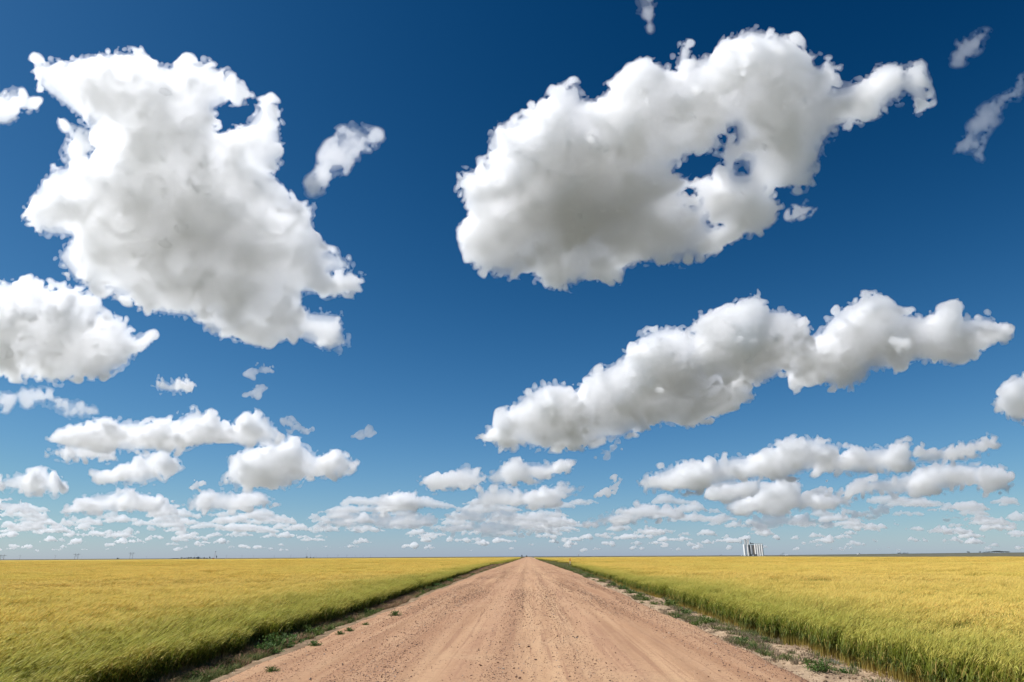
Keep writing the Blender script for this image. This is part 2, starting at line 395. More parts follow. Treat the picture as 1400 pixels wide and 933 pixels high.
# the far bank: hundreds of small clouds that run together above the horizon, one body
def far_bank():
    g_ = np.random.default_rng(5)
    V, Q, n0 = [], [], 0
    for i in range(520):
        t = g_.random()
        py = 753 - 66 * t ** 1.2
        px = g_.uniform(-40, 1440)
        left = px < 800
        if not left and py < 722 and g_.random() < 0.5: continue
        if left and py < 704 and g_.random() < 0.7: continue
        hgt = (2.6 + 12.5 * t) * g_.uniform(0.5, 1.3)
        wid = hgt * g_.uniform(2.2, 6.0)
        a = np.linspace(math.pi, 0, 9)
        pk = g_.uniform(-0.5, 0.5)
        top = [(px + wid * 0.5 * math.cos(k), py - hgt * math.sin(k) * (1 - 0.5 * abs(math.cos(k) - pk)) * g_.uniform(0.6, 1.2)) for k in a]
        bot = [(px + wid * 0.36, py + hgt * 0.06), (px - wid * 0.36, py + hgt * 0.06)]
        e = elev(px, py)
        d = min(CLOUD_BASE / math.sin(max(e, 0.01)), 60000.0 + 20000 * (1 - t))
        r = cloud_shells([(top + bot, 0)], dist=d, step=1.2, thick=max(3.0, hgt * 1.1), amp=(0, 1.5, 2.2, 2.2, 1.5, 0.9), seed=1000 + i, shells=((1.0, 0.0, 1),))[0]
        if r is None: continue
        V.append(r[0]); Q.append(r[1] + n0); n0 += len(r[0])
    return np.concatenate(V), np.concatenate(Q)
pts, q = far_bank()
c = pts.mean(0)
o = link("clouds", mesh_np("clouds", pts - c, q, cloud_material("far_cloud_droplets", 240.0, g=0.4)))
o.location = c
tag(o, "far off bank of small hazy clouds low above the horizon", "clouds", None, "stuff")
print("cloud tris", TRIS)
# ------------------------------------------------------------------ ground materials
class NT:
    """A few shortcuts for building node trees."""
    def __init__(s, name):
        s.m, s.t, s.out = new_mat(name)
    def n(s, kind, **props):
        x = s.t.nodes.new(kind)
        for k, v in props.items(): setattr(x, k, v)
        return x
    def put(s, sock, v):
        if isinstance(v, bpy.types.NodeSocket): s.t.links.new(v, sock)
        elif v is not None:
            sock.default_value = (*v, 1.0) if isinstance(v, tuple) and len(v) == 3 and sock.type == 'RGBA' else v
    def math(s, op, a, b=None, c=None, clamp=False):
        x = s.n('ShaderNodeMath', operation=op, use_clamp=clamp)
        for i, v in enumerate((a, b, c)): s.put(x.inputs[i], v)
        return x.outputs[0]
    def mix(s, f, a, b, mode='MIX'):
        x = s.n('ShaderNodeMix', data_type='RGBA', blend_type=mode)
        s.put(x.inputs[0], f); s.put(x.inputs[6], a); s.put(x.inputs[7], b)
        return x.outputs[2]
    def pos(s):
        return s.n('ShaderNodeNewGeometry').outputs['Position']
    def xyz(s, v):
        return s.n('ShaderNodeSeparateXYZ'), v
    def scale(s, v, k):
        x = s.n('ShaderNodeVectorMath', operation='MULTIPLY')
        s.put(x.inputs[0], v); x.inputs[1].default_value = k
        return x.outputs[0]
    def noise(s, v, sc, det=4.0, rough=0.55, out=0):
        x = s.n('ShaderNodeTexNoise')
        s.put(x.inputs['Vector'], v); x.inputs['Scale'].default_value = sc
        x.inputs['Detail'].default_value = det; x.inputs['Roughness'].default_value = rough
        return x.outputs[out]
    def ramp(s, f, stops, interp='LINEAR'):
        x = s.n('ShaderNodeValToRGB'); x.color_ramp.interpolation = interp
        el = x.color_ramp.elements
        while len(el) < len(stops): el.new(0.5)
        for e, (p, c) in zip(el, stops):
            e.position = p; e.color = (*c, 1.0) if isinstance(c, tuple) else (c, c, c, 1.0)
        s.put(x.inputs[0], f)
        return x.outputs[0]
    def rng(s, f, a, b, c=0.0, d=1.0):
        x = s.n('ShaderNodeMapRange'); x.clamp = True
        s.put(x.inputs[0], f)
        for i, v in enumerate((a, b, c, d)): x.inputs[1 + i].default_value = v
        return x.outputs[0]
    def attr(s, name):
        return s.n('ShaderNodeAttribute', attribute_name=name)
    def bump(s, h, dist, strength=1.0):
        x = s.n('ShaderNodeBump'); x.inputs['Distance'].default_value = dist; x.inputs['Strength'].default_value = strength
        s.put(x.inputs['Height'], h)
        return x.outputs[0]
    def surface(s, color, rough=0.9, normal=None, spec=0.2, translucent=0.0, tcol=None):
        p = s.n('ShaderNodeBsdfPrincipled')
        s.put(p.inputs['Base Color'], color); s.put(p.inputs['Roughness'], rough)
        p.inputs['Specular IOR Level'].default_value = spec
        if normal is not None: s.put(p.inputs['Normal'], normal)
        o = p.outputs[0]
        if translucent:
            tr = s.n('ShaderNodeBsdfTranslucent'); s.put(tr.inputs[0], tcol if tcol is not None else color)
            mx = s.n('ShaderNodeMixShader'); s.put(mx.inputs[0], translucent)
            s.t.links.new(o, mx.inputs[1]); s.t.links.new(tr.outputs[0], mx.inputs[2]); o = mx.outputs[0]
        s.t.links.new(o, s.out.inputs['Surface'])
        return s.m

def simple_mat(name, color, rough=0.7, spec=0.3, vary=0.15, scale=0.3):
    N = NT(name)
    f = N.noise(N.pos(), scale, 5)
    dark = tuple(c * (1 - vary) for c in color); light = tuple(min(1, c * (1 + vary)) for c in color)
    return N.surface(N.ramp(f, [(0.3, dark), (0.7, light)]), rough, spec=spec)

# ------------------------------------------------------------------ lie of the land
BASE = -0.20                       # level of the fields; the road's crown is at 0
def land(x, y):
    """Height of the open ground: dead flat near the road, a very slow rise far off on the right."""
    d = np.hypot(x, y); a = np.degrees(np.arctan2(x, np.maximum(y, 1e-6)))
    rise = np.clip((d - 700) / 2600, 0, 1) ** 1.5 * np.clip((a - 14) / 18, 0, 1) * 6.5
    rise = np.where(y > 0, rise, 0)
    return BASE + rise * np.clip(1.6 - d / 9000, 0.0, 1)
_ph = rng.uniform(0, 6.28, 12)
def wig(y, k=0):
    return 0.5 * np.sin(y * 0.31 + _ph[k]) + 0.3 * np.sin(y * 0.83 + _ph[k + 1]) + 0.2 * np.sin(y * 2.1 + _ph[k + 2])
def road_left(y):  return -5.38 - 0.010 * np.clip(y - 12, 0, 80) + 0.16 * wig(y, 0)
def road_right(y): return 4.75 + 0.016 * np.clip(y - 12, 0, 80) + 0.16 * wig(y, 3)
def wheat_left(y):  return -6.45 - 0.016 * np.clip(y - 14, 0, 110) + 0.22 * wig(y * 0.8, 6)
def wheat_right(y):
    e = 6.35 + 0.018 * np.clip(y - 14, 0, 110) + 0.3 * wig(y * 0.8, 8)
    return e + 3.2 * np.clip((y - 140) / 14, 0, 1) * np.clip((330 - y) / 20, 0, 1)

def rows(y0, y1, d0, grow):
    ys = [y0]
    while ys[-1] < y1: ys.append(ys[-1] + d0 * max(1.0, (abs(ys[-1]) / 14.0) ** grow))
    return np.array(ys)
def strip(name, xs_of, ys, ncol, height, mat):
    T = np.linspace(0, 1, ncol)
    Y = np.repeat(ys[:, None], ncol, 1)
    a, b = xs_of(ys)
    X = a[:, None] + (b - a)[:, None] * T[None, :]
    Z = height(X, Y, T[None, :])
    v = np.stack([X, Y, Z], -1).reshape(-1, 3)
    i = np.arange(len(ys) - 1)[:, None] * ncol + np.arange(ncol - 1)[None, :]
    f = np.stack([i, i + 1, i + ncol + 1, i + ncol], -1).reshape(-1, 4)
    return link(name, mesh_np(name, v, f, mat, True))

_lat = np.random.default_rng(3).standard_normal((64, 64))
def lattice(X, Y):
    """Smooth value noise in the plane, about -1..1."""
    x0, y0 = np.floor(X).astype(int), np.floor(Y).astype(int)
    u, v = X - x0, Y - y0
    u, v = u * u * (3 - 2 * u), v * v * (3 - 2 * v)
    g = lambda i, j: _lat[(x0 + i) % 64, (y0 + j) % 64]
    return ((g(0, 0) * (1 - u) + g(1, 0) * u) * (1 - v) + (g(0, 1) * (1 - u) + g(1, 1) * u) * v) * 0.7

# the ground: one sheet to beyond the horizon
def ground_sheet():
    N = NT("open_ground")
    p = N.pos()
    big = N.noise(N.scale(p, (1.0, 0.35, 1.0)), 0.0016, 4, 0.5)
    fields = N.ramp(big, [(0.36, (0.13, 0.115, 0.09)), (0.44, (0.078, 0.092, 0.06)), (0.52, (0.11, 0.108, 0.078)), (0.60, (0.072, 0.09, 0.055)), (0.68, (0.14, 0.12, 0.095))])
    f = N.noise(p, 1.7, 6, 0.65)
    mat = N.surface(N.mix(0.5, fields, N.mix(N.rng(f, 0.3, 0.7), (0.07, 0.07, 0.045), (0.17, 0.15, 0.11)), 'MIX'), 0.95, N.bump(f, 0.05), 0.1)
    r = np.concatenate([[0], np.geomspace(3, 130000, 150)])
    a = np.linspace(0, 2 * math.pi, 181)[:-1]
    X = (r[1:, None] * np.sin(a)).ravel(); Y = (r[1:, None] * np.cos(a)).ravel()
    v = np.concatenate([[[0, 0, BASE]], np.stack([X, Y, land(X, Y)], -1)])
    n = len(a); j = np.arange(n); k = (j + 1) % n
    quads = []
    for i in range(len(r) - 2):
        b0, b1 = 1 + i * n, 1 + (i + 1) * n
        quads.append(np.stack([b0 + j, b1 + j, b1 + k, b0 + k], -1))
    fan = np.stack([np.zeros(n, int), 1 + j, 1 + k, 1 + k], -1)
    me = bpy.data.meshes.new("ground")
    q = np.concatenate(quads)
    me.from_pydata(v.tolist(), [], [(0, 1 + b, 1 + a_) for a_, b in zip(j, k)] + [tuple(reversed(t)) for t in q.tolist()])
    me.materials.append(mat)
    for pl in me.polygons: pl.use_smooth = True
    tag(link("ground", me), "flat open farmland reaching to the horizon", kind="structure")
ground_sheet()

# the road: packed pinkish sand, graded into long low ridges, scattered with darker stones
TRACKS = (-4.1, -3.1, -2.35, -0.55, 0.75, 1.9, 2.9, 3.9)
def road_height(X, Y, T):
    z = 0.03 - 0.004 * (X / 2.5) ** 2
    amp = np.clip(40.0 / np.maximum(np.abs(Y), 1), 0.3, 1)
    for i, t in enumerate(TRACKS):
        w = 0.20 + 0.06 * (i % 3)
        c = t + 0.10 * np.sin(Y * 0.09 + i * 1.7) + 0.05 * np.sin(Y * 0.41 + i)
        z = z + (0.020 if i % 2 == 0 else 0.012) * np.exp(-((X - c) / w) ** 2)
    z = z + amp * (0.006 * lattice(X * 1.3, Y * 0.35) + 0.005 * lattice(X * 4.1 + 9, Y * 1.7) + 0.004 * lattice(X * 11 + 3, Y * 9))
    edge = np.minimum(T, 1 - T)
    return z - 0.10 * np.clip(1 - edge / 0.03, 0, 1) ** 1.5
def road_material():
    N = NT("packed_sand")
    p = N.pos()
    sx = N.n('ShaderNodeSeparateXYZ'); N.put(sx.inputs[0], p)
    lane = N.noise(N.scale(p, (1.0, 0.03, 0.0)), 2.1, 3, 0.6)          # long streaks left by tyres and the grader
    lane2 = N.noise(N.scale(p, (1.0, 0.012, 0.0)), 0.9, 2, 0.5)
    patch = N.noise(p, 0.45, 5, 0.6)
    fine = N.noise(p, 9.0, 6, 0.72)
    grit = N.noise(p, 42.0, 4, 0.7)
    c = N.ramp(lane, [(0.30, (0.345, 0.205, 0.125)), (0.47, (0.475, 0.300, 0.180)), (0.62, (0.530, 0.350, 0.215)), (0.75, (0.41, 0.25, 0.155))])
    lane3 = N.noise(N.scale(p, (1.0, 0.016, 0.0)), 5.5, 3, 0.6)
    c = N.mix(N.rng(lane3, 0.54, 0.62, 0.0, 0.75), c, (0.33, 0.19, 0.12))
    c = N.mix(N.rng(lane2, 0.40, 0.62, 0.0, 0.55), c, (0.40, 0.235, 0.15))
    c = N.mix(N.rng(patch, 0.52, 0.72, 0.0, 0.5), c, (0.52, 0.36, 0.225))
    x_ = sx.outputs[0]
    sides = N.math('ADD', N.rng(x_, -1.3, -2.6), N.rng(x_, 1.8, 2.7))
    c = N.mix(N.math('MULTIPLY', sides, N.rng(lane, 0.35, 0.6, 0.75, 0.25)), c, (0.335, 0.19, 0.112))
    c = N.mix(N.rng(N.math('ABSOLUTE', N.math('ADD', x_, 0.55)), 0.42, 0.1, 0.0, 0.45), c, (0.33, 0.19, 0.115))
    c = N.mix(1.0, c, (0.95, 0.915, 0.845), 'MULTIPLY')
    c = N.mix(N.rng(fine, 0.52, 0.66, 0.0, 0.7), c, (0.29, 0.165, 0.10))
    c = N.mix(N.rng(grit, 0.60, 0.72, 0.0, 0.7), c, (0.20, 0.12, 0.08))
    c = N.mix(N.rng(grit, 0.36, 0.28, 0.0, 0.5), c, (0.60, 0.44, 0.30))
    h = N.math('ADD', N.math('MULTIPLY', fine, 0.7), N.math('MULTIPLY', grit, 0.3))
    return N.surface(c, 0.95, N.bump(h, 0.035), 0.15)
ROAD = road_material()
tag(strip("road", lambda y: (road_left(y), road_right(y)), rows(-12, 3200, 0.11, 1.25), 100, road_height, ROAD), "wide sandy gravel road running straight to the horizon", kind="structure")

# the verges: crumbly banks of loose soil between the road and the crops
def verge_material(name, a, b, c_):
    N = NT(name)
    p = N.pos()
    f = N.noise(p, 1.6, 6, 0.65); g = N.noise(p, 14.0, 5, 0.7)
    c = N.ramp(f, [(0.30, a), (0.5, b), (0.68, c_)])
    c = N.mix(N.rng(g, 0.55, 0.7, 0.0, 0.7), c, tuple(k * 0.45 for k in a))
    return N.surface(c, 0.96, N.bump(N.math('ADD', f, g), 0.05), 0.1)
def verge_height(side):
    def h(X, Y, T):
        t = T if side > 0 else 1 - T                     # 0 at the road, 1 under the crop
        z = -0.045 - 0.13 * np.clip(t * 1.7, 0, 1)
        amp = np.clip(60.0 / np.maximum(np.abs(Y), 1), 0.2, 1)
        bank = 0.06 * np.exp(-((t - 0.30) / 0.14) ** 2) if side > 0 else 0.03 * np.exp(-((t - 0.12) / 0.10) ** 2)
        return z + bank + amp * (0.03 * lattice(X * 1.7 + 5, Y * 1.5) + 0.02 * lattice(X * 5 + 2, Y * 4.3) + 0.012 * lattice(X * 13, Y * 11 + 4))
    return h
ys = rows(-12, 3000, 0.13, 1.2)
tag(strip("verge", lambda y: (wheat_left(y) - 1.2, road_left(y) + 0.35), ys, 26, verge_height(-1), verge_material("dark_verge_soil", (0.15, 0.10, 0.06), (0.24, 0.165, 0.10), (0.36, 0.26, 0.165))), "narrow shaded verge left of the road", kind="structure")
tag(strip("verge", lambda y: (road_right(y) - 0.35, wheat_right(y) + 1.0), ys, 34, verge_height(1), verge_material("pale_verge_soil", (0.24, 0.165, 0.105), (0.40, 0.285, 0.18), (0.52, 0.385, 0.25))), "pale crumbly sandy verge right of the road", kind="structure")

# ------------------------------------------------------------------ scattering with instances
def scatter_tree():
    """Geometry nodes: keep the object's own faces and set one of a collection's meshes on each of its loose points."""
    g = bpy.data.node_groups.new("scatter", 'GeometryNodeTree')
    g.interface.new_socket("Geometry", in_out='INPUT', socket_type='NodeSocketGeometry')
    cs = g.interface.new_socket("Kinds", in_out='INPUT', socket_type='NodeSocketCollection')
    g.interface.new_socket("Geometry", in_out='OUTPUT', socket_type='NodeSocketGeometry')
    N, L = g.nodes, g.links
    gi, go = N.new('NodeGroupInput'), N.new('NodeGroupOutput')
    def attr(name, typ):
        a = N.new('GeometryNodeInputNamedAttribute'); a.data_type = typ; a.inputs['Name'].default_value = name
        return a.outputs['Attribute']
    ci = N.new('GeometryNodeCollectionInfo'); ci.inputs['Separate Children'].default_value = True; ci.inputs['Reset Children'].default_value = True
    L.new(gi.outputs[1], ci.inputs['Collection'])
    ip = N.new('GeometryNodeInstanceOnPoints')
    L.new(gi.outputs[0], ip.inputs['Points']); L.new(ci.outputs[0], ip.inputs['Instance'])
    ip.inputs['Pick Instance'].default_value = True
    L.new(attr("is_point", 'BOOLEAN'), ip.inputs['Selection'])
    L.new(attr("kind_index", 'INT'), ip.inputs['Instance Index'])
    rv = N.new('FunctionNodeEulerToRotation')
    L.new(attr("turn", 'FLOAT_VECTOR'), rv.inputs[0]); L.new(rv.outputs[0], ip.inputs['Rotation'])
    L.new(attr("size", 'FLOAT_VECTOR'), ip.inputs['Scale'])
    j = N.new('GeometryNodeJoinGeometry')
    L.new(gi.outputs[0], j.inputs[0]); L.new(ip.outputs[0], j.inputs[0])
    L.new(j.outputs[0], go.inputs[0])
    return g, cs.identifier
SCATTER, SCATTER_IN = scatter_tree()
def kinds_collection(name, meshes):
    c = bpy.data.collections.new(name)
    for i, me in enumerate(meshes):
        c.objects.link(bpy.data.objects.new("%s_%03d" % (name, i), me))
    return c
def scatter(name, kinds, P, idx, rot, size, base=None, mat=None):
    """One object that carries base faces (verts, quads) and instances at P."""
    bv, bf = base if base is not None else (np.zeros((0, 3)), np.zeros((0, 4), int))
    v = np.concatenate([bv, P]); nb = len(bv)
    me = mesh_np(name, v, bf, mat, True) if len(bf) else bpy.data.meshes.new(name)
    if not len(bf):
        me.vertices.add(len(v)); me.vertices.foreach_set("co", np.ascontiguousarray(v, np.float32).ravel())
    n = len(v)
    def put(nm, typ, arr, key):
        a = me.attributes.new(nm, typ, 'POINT'); a.data.foreach_set(key, np.ascontiguousarray(arr).ravel())
    ispt = np.zeros(n, bool); ispt[nb:] = True
    put("is_point", 'BOOLEAN', ispt, "value")
    k = np.zeros(n, np.int32); k[nb:] = idx; put("kind_index", 'INT', k, "value")
    r = np.zeros((n, 3), np.float32); r[nb:] = rot; put("turn", 'FLOAT_VECTOR', r, "vector")
    s = np.ones((n, 3), np.float32); s[nb:] = size; put("size", 'FLOAT_VECTOR', s, "vector")
    o = link(name, me)
    md = o.modifiers.new("scatter", 'NODES'); md.node_group = SCATTER; md[SCATTER_IN] = kinds
    return o

class Soup:
    """Collects triangles and quads (as quads) with a tint per vertex."""
    def __init__(s): s.v, s.f, s.c, s.n = [], [], [], 0
    def add(s, v, f, c):
        v = np.asarray(v, float); s.v.append(v); s.f.append(np.asarray(f, int) + s.n)
        c = np.asarray(c, float); s.c.append(np.broadcast_to(c, (len(v), 3)) if c.ndim == 1 else c); s.n += len(v)
    def mesh(s, name, mat):
        v = np.concatenate(s.v); f = np.concatenate(s.f); c = np.concatenate(s.c)
        me = bpy.data.meshes.new(name)
        faces = [tuple(dict.fromkeys(q)) for q in f.tolist()]
        me.from_pydata(v.tolist(), [], faces)
        a = me.attributes.new("tint", 'FLOAT_COLOR', 'POINT')
        a.data.foreach_set("color", np.concatenate([c, np.ones((len(c), 1))], 1).astype(np.float32).ravel())
        me.materials.append(mat)
        return me

# ------------------------------------------------------------------ wheat
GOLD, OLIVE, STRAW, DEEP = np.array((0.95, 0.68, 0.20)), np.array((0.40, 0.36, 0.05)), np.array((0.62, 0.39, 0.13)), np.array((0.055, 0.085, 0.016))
def wheat_material():
    N = NT("ripening_wheat")
    t = N.attr("tint").outputs['Color']
    p = N.pos()
    broad = N.noise(N.scale(p, (1.0, 0.6, 0.0)), 0.05, 4, 0.55)
    near = N.noise(N.scale(p, (1.0, 0.8, 0.0)), 0.9, 4, 0.6)
    c = N.mix(N.rng(broad, 0.42, 0.66, 0.0, 0.32), t, N.mix(1.0, t, (0.80, 0.95, 0.70), 'MULTIPLY'))
    c = N.mix(N.rng(near, 0.35, 0.65, 0.0, 0.5), c, N.mix(1.0, c, (0.84, 0.86, 0.70), 'MULTIPLY'))
    sx = N.n('ShaderNodeSeparateXYZ'); N.put(sx.inputs[0], p)            # the crop's colour turns darker and greener towards the road
    edge_tone = N.math('MULTIPLY', N.rng(N.math('ABSOLUTE', sx.outputs[0]), 13.0, 6.5), N.rng(near, 0.25, 0.6, 0.35, 1.0))
    c = N.mix(N.math('MULTIPLY', edge_tone, 0.5), c, N.mix(1.0, c, (0.52, 0.70, 0.42), 'MULTIPLY'))
    c = N.mix(N.math('MULTIPLY', N.rng(N.math('ABSOLUTE', sx.outputs[0]), 10.5, 6.8), 0.55), c, N.mix(1.0, c, (0.56, 0.68, 0.42), 'MULTIPLY'))
    return N.surface(c, 0.6, None, 0.25, 0.42)
WHEAT = wheat_material()
WIND = np.array((0.93, 0.36, 0.0))
def ribbon(S, pts, w, side, cols):
    pts = np.asarray(pts); w = np.asarray(w)
    a = pts - side * w[:, None]; b = pts + side * w[:, None]
    n = len(pts)
    v = np.stack([a, b], 1).reshape(-1, 3)
    f = [(2 * i, 2 * i + 1, 2 * i + 3, 2 * i + 2) for i in range(n - 1)]
    S.add(v, f, np.repeat(np.asarray(cols), 2, 0))
def stalk(S, g, x, y, H, fat=1.0, leaves=2, lean=0.28):
    """One wheat plant bent by the wind: stem, long leaves, and a bearded ear."""
    a = g.normal(0, 0.35); ca, sa = math.cos(a), math.sin(a)
    d = np.array((WIND[0] * ca - WIND[1] * sa, WIND[0] * sa + WIND[1] * ca, 0.0))
    ln = lean * g.uniform(0.45, 1.4)
    H = H * g.uniform(0.86, 1.1)
    t = np.array((0, 0.2, 0.5, 0.8, 1.0))
    path = np.stack([x + d[0] * ln * H * t ** 2.2, y + d[1] * ln * H * t ** 2.2, H * 0.84 * (t - 0.10 * ln * t ** 3)], -1)
    th = g.uniform(0, math.pi); side = np.array((math.cos(th), math.sin(th), 0.0))
    mixg = g.uniform(0, 1) ** 1.5
    top = GOLD * (1 - 0.55 * mixg) + OLIVE * 0.55 * mixg
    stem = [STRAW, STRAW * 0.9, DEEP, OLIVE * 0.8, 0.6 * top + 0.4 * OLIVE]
    ribbon(S, path, np.array((4.4, 3.6, 2.8, 2.2, 1.8)) * 1e-3 * fat, side, stem)
    # ear: a four sided spindle drooping downwind
    tip = path[-1] - path[-2]; tip = tip / np.linalg.norm(tip)
    dn = tip + d * g.uniform(0.25, 0.7) + np.array((0, 0, -0.12)); dn /= np.linalg.norm(dn)
    L = H * g.uniform(0.105, 0.14); w = 0.0068 * fat
    u = np.cross(dn, (0.3, 0.2, 1.0)); u /= np.linalg.norm(u); w2 = np.cross(dn, u)
    b = path[-1]
    ring = [b + dn * L * 0.45 + u * w, b + dn * L * 0.45 + w2 * w, b + dn * L * 0.45 - u * w, b + dn * L * 0.45 - w2 * w]
    e = b + dn * L
    jit = g.uniform(0.82, 1.12)
    S.add([b, *ring, e], [(0, 1, 2, 2), (0, 2, 3, 3), (0, 3, 4, 4), (0, 4, 1, 1), (5, 2, 1, 1), (5, 3, 2, 2), (5, 4, 3, 3), (5, 1, 4, 4)], np.minimum(top * jit, 0.9))
    for k in range(4):                                     # beard
        dd = dn + u * g.normal(0, 0.22) + w2 * g.normal(0, 0.22); dd /= np.linalg.norm(dd)
        s = b + dn * L * g.uniform(0.2, 0.8)
        sd = np.cross(dd, g.normal(0, 1, 3)); sd /= np.linalg.norm(sd)
        S.add([s - sd * 0.0016 * fat, s + sd * 0.0016 * fat, s + dd * H * g.uniform(0.12, 0.19)], [(0, 1, 2, 2)], np.minimum(top * 1.15, 0.95))
    for k in range(leaves):
        h = g.uniform(0.26, 0.74); i = h * H * 0.84
        r = g.normal(0, 0.9) ; lw = np.array((d[0] * math.cos(r) - d[1] * math.sin(r), d[0] * math.sin(r) + d[1] * math.cos(r), 0.0))
        ll = H * g.uniform(0.22, 0.36); o = np.array((x + d[0] * ln * H * h ** 2.2, y + d[1] * ln * H * h ** 2.2, i))
        pts = [o, o + lw * ll * 0.4 + np.array((0, 0, ll * 0.55)), o + lw * ll * 0.85 + np.array((0, 0, ll * g.uniform(0.1, 0.7)))]
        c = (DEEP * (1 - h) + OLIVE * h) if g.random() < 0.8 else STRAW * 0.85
        sd = np.cross(lw, (0, 0, 1.0))
        ribbon(S, pts, np.array((3.5, 5.0, 0.6)) * 1e-3 * fat, sd, [c, c * 1.15, c * 1.3])
def wheat_clumps(n, size, count, H, fat, leaves, seed):
    out = []
    for k in range(n):
        g = np.random.default_rng(seed + k); S = Soup()
        for _ in range(count):
            stalk(S, g, g.uniform(-size / 2, size / 2), g.uniform(-size / 2, size / 2), H, fat, leaves)
        out.append(S.mesh("wheat_clump", WHEAT))
    return out
WH = 0.76
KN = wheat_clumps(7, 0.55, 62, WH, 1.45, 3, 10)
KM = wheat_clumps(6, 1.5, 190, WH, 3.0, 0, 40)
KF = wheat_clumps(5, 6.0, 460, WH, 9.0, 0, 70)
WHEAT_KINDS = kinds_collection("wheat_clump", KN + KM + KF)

def wheat_field(side, label):
    g = np.random.default_rng(20 + side)
    P, I, Rz, S_ = [], [], [], []
    edge = wheat_left if side < 0 else wheat_right
    for (d0, d1, cell, k0, kn, ymin) in ((0, 44, 0.50, 0, 7, 5.0), (44, 150, 1.35, 7, 6, 5.0), (150, 620, 5.4, 13, 5, 20.0)):
        nx = int(d1 * 1.05 / cell) + 2
        ix, iy = np.meshgrid(np.arange(0, nx), np.arange(int(ymin / cell), int(d1 / cell) + 2), indexing='ij')
        y = (iy + g.uniform(0, 1, iy.shape)) * cell
        off = (ix + g.uniform(0.05, 0.95, ix.shape)) * cell
        x = edge(y) + side * (off + 0.15 * cell)
        d = np.hypot(x, y)
        hdg = np.degrees(np.arctan2(np.abs(x), y))
        m = (d >= d0) & (d < d1) & (hdg < 52)
        if side > 0: m &= ~((d > 430) & (np.degrees(np.arctan2(x, y)) > 20))
        m &= ~((ix < 2) & (g.random(ix.shape) < (0.24 if d1 < 200 else 0.05)))
        x, y = x[m], y[m]; n = len(x)
        wave = 1 + 0.13 * lattice(x * 0.30, y * 0.20) + 0.11 * lattice(x * 1.1, y * 0.8)
        P.append(np.stack([x, y, land(x, y) + 0.01], -1)); I.append(k0 + g.integers(0, kn, n))
        Rz.append(np.stack([np.zeros(n), np.zeros(n), g.normal(0, 0.28, n)], -1))
        s = wave * g.uniform(0.9, 1.1, n)
        S_.append(np.stack([np.ones(n), np.ones(n), s], -1))
    # the outermost drill rows stand thick along the verge
    y = np.arange(6.0, 150.0, 0.30); y = y[g.random(len(y)) < 0.86]; n = len(y)
    x = edge(y) + side * g.uniform(0.05, 0.45, n)
    P.append(np.stack([x, y, land(x, y) + 0.01], -1)); I.append(g.integers(0, 7, n))
    Rz.append(np.stack([np.zeros(n), np.zeros(n), g.normal(0, 0.4, n)], -1)); S_.append(np.stack([np.ones(n), np.ones(n), g.uniform(0.86, 1.12, n)], -1))
    # beyond the nearer plants the crop closes into one rough canopy
    far = 1500.0 if side < 0 else 1050.0
    rr = np.geomspace(60, far, 130); aa = np.radians(np.linspace(0.0, 56, 170)) 
    yy = rr[:, None] * np.cos(aa)[None, :]; xo = rr[:, None] * np.sin(aa)[None, :]
    e = np.abs(edge(yy)); xo = np.maximum(xo, e + 0.5)
    X = side * xo
    if side > 0:
        lim = np.interp(np.degrees(aa), [0, 14, 26, 40, 56], [1050, 1000, 560, 430, 400])[None, :]
        k = np.minimum(1.0, lim / rr[:, None]); X = X * k; yy = yy * k
        X = np.maximum(X, edge(yy) + 0.5)
    Z = land(X, yy) + 0.46 + np.clip(rr[:, None] / 900, 0, 1) * 0.18 + 0.06 * lattice(X * 0.6, yy * 0.35) + 0.05 * lattice(X * 0.13 + 7, yy * 0.09)
    Z[:, 0] = land(X[:, 0], yy[:, 0]) + 0.05
    Z[-1] = land(X[-1], yy[-1]) - 0.1
    v = np.stack([X, yy, Z], -1).reshape(-1, 3)
    nc = len(aa); i = np.arange(len(rr) - 1)[:, None] * nc + np.arange(nc - 1)[None, :]
    f = np.stack([i, i + 1, i + nc + 1, i + nc], -1).reshape(-1, 4)
    if side > 0: f = f[:, ::-1]
    N = NT("wheat_canopy")
    p = N.pos()
    b = N.noise(N.scale(p, (1.0, 0.5, 0.0)), 0.045, 5, 0.6); n2 = N.noise(N.scale(p, (1.0, 1.0, 0.0)), 0.6, 5, 0.7); n3 = N.noise(p, 5.0, 4, 0.7)
    c = N.ramp(b, [(0.34, (0.47, 0.33, 0.055)), (0.5, (0.50, 0.35, 0.065)), (0.66, (0.40, 0.30, 0.05))])
    c = N.mix(N.rng(n2, 0.38, 0.62, 0.0, 0.6), c, (0.36, 0.265, 0.045))
    c = N.mix(N.rng(n3, 0.45, 0.7, 0.0, 0.6), c, (0.24, 0.20, 0.035))
    mat = N.surface(c, 0.85, N.bump(N.math('ADD', n2, n3), 0.25), 0.1)
    o = scatter("wheat", WHEAT_KINDS, np.concatenate(P), np.concatenate(I), np.concatenate(Rz), np.concatenate(S_), (v, f), mat)
    print("wheat", side, sum(map(len, P)))
    return tag(o, label, "wheat field", None, "stuff")
wheat_field(-1, "golden wheat field leaning in the wind left of the road")
wheat_field(1, "golden wheat field with a green flank right of the road")
